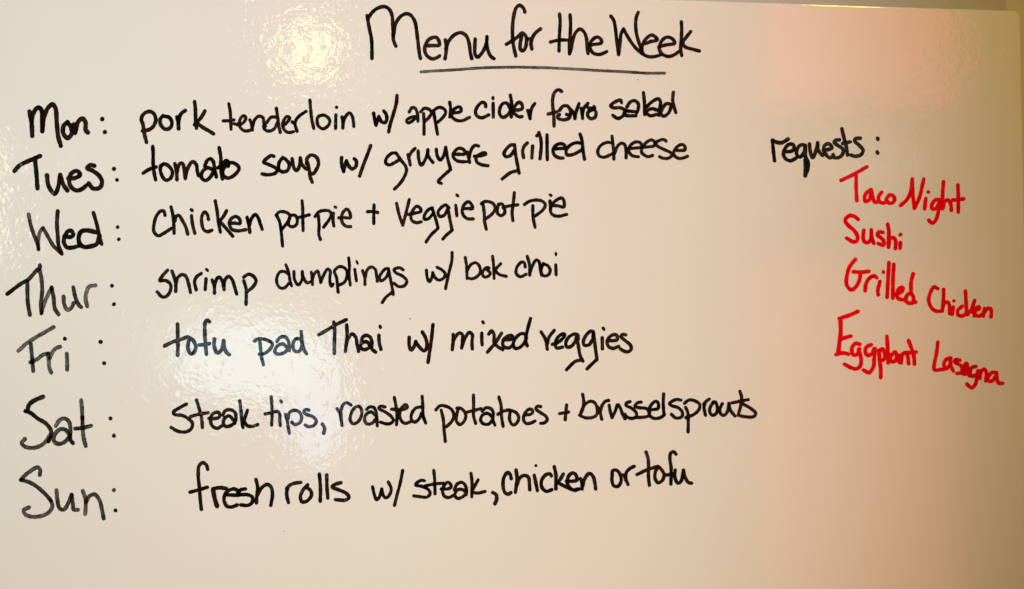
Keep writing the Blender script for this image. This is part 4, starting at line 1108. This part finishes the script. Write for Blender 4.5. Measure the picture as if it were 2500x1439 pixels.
s 8.8 0.00 2320.3,878.1 2321.3,894.1 2327.3,906.1
s 8.8 0.00 2343.3,880.1 2333.3,878.1 2330.3,884.1 2344.3,892.1 2350.3,900.1 2348.3,910.1 2336.3,912.1
s 8.8 0.00 2358.3,888.1 2350.3,898.1 2348.3,910.1 2356.3,914.1 2362.3,902.1 2360.3,888.1
s 10.0 0.00 2354.3,900.1 2356.3,910.1
s 8.8 0.00 2362.3,904.1 2366.3,918.1
s 8.8 0.00 2382.3,895.1 2372.3,898.1 2368.3,910.1 2372.3,919.1 2382.3,916.1
s 8.8 0.00 2387.3,906.1 2384.3,926.1 2380.3,940.2 2372.3,947.2 2360.3,938.2
s 8.8 0.00 2391.3,906.1 2392.3,924.1
s 8.8 0.00 2392.3,920.1 2396.3,906.1 2404.3,902.1 2408.3,912.1 2406.3,930.2
s 8.8 0.00 2432.3,910.1 2422.3,910.1 2412.3,920.1 2412.3,930.2 2422.3,930.2 2430.3,920.1
s 8.8 0.00 2432.3,910.1 2434.3,926.1 2438.4,936.2 2447.4,936.2
L marks
w speck
s 3.2 0.00 1001,779
w speck
s 2.5 0.00 1557,195
w speck
s 2.0 0.00 1660,342
w speck
s 2.0 0.00 694,1297
w speck
s 1.8 0.00 1145,1190
"""


def parse():
    lines = []
    for ln in DATA.strip().splitlines():
        t = ln.split()
        if t[0] == 'L':
            lines.append((t[1], []))
        elif t[0] in 'wu' and len(t) == 2:
            lines[-1][1].append((t[1], t[0], []))
        else:
            pts = [tuple(float(q) for q in p.split(',')) for p in t[3:]]
            lines[-1][1][-1][2].append((t[0], float(t[1]), float(t[2]), pts))
    return lines


for key, words in parse():
    if key == 'marks':
        for (w, k, st) in words:
            for s in st:
                build_ink('ink_speck', [('d', s[1], 0.0, s[3])], M_BLACK, board)
        continue
    red = key.startswith('red')
    xs = [p[0] for w in words for s in w[2] for p in s[3]]
    ys = [p[1] for w in words for s in w[2] for p in s[3]]
    c = board_pt((min(xs) + max(xs)) / 2, (min(ys) + max(ys)) / 2)
    e = bpy.data.objects.new('text_line', None)
    e.empty_display_size = 0.02
    col.objects.link(e)
    e.parent = board
    e.location = Vector((c.x, 0, c.z)) - Vector(board.location)
    e['label'] = LINE_LABEL[key]
    for (w, k, st) in words:
        o = build_ink('underline' if k == 'u' else 'handwritten_word', st, M_RED if red else M_BLACK, e)
        if k == 'u':
            o['label'] = 'thin dry underline below the heading'
        else:
            shown = {'with': 'w/', 'plus': '+', 'Mon': 'Mon:', 'Tues': 'Tues:', 'Wed': 'Wed:', 'Thur': 'Thur:', 'Fri': 'Fri:', 'Sat': 'Sat:', 'Sun': 'Sun:', 'requests': 'requests:'}.get(w, w)
            o['label'] = ('red' if red else 'black') + ' handwritten ' + shown
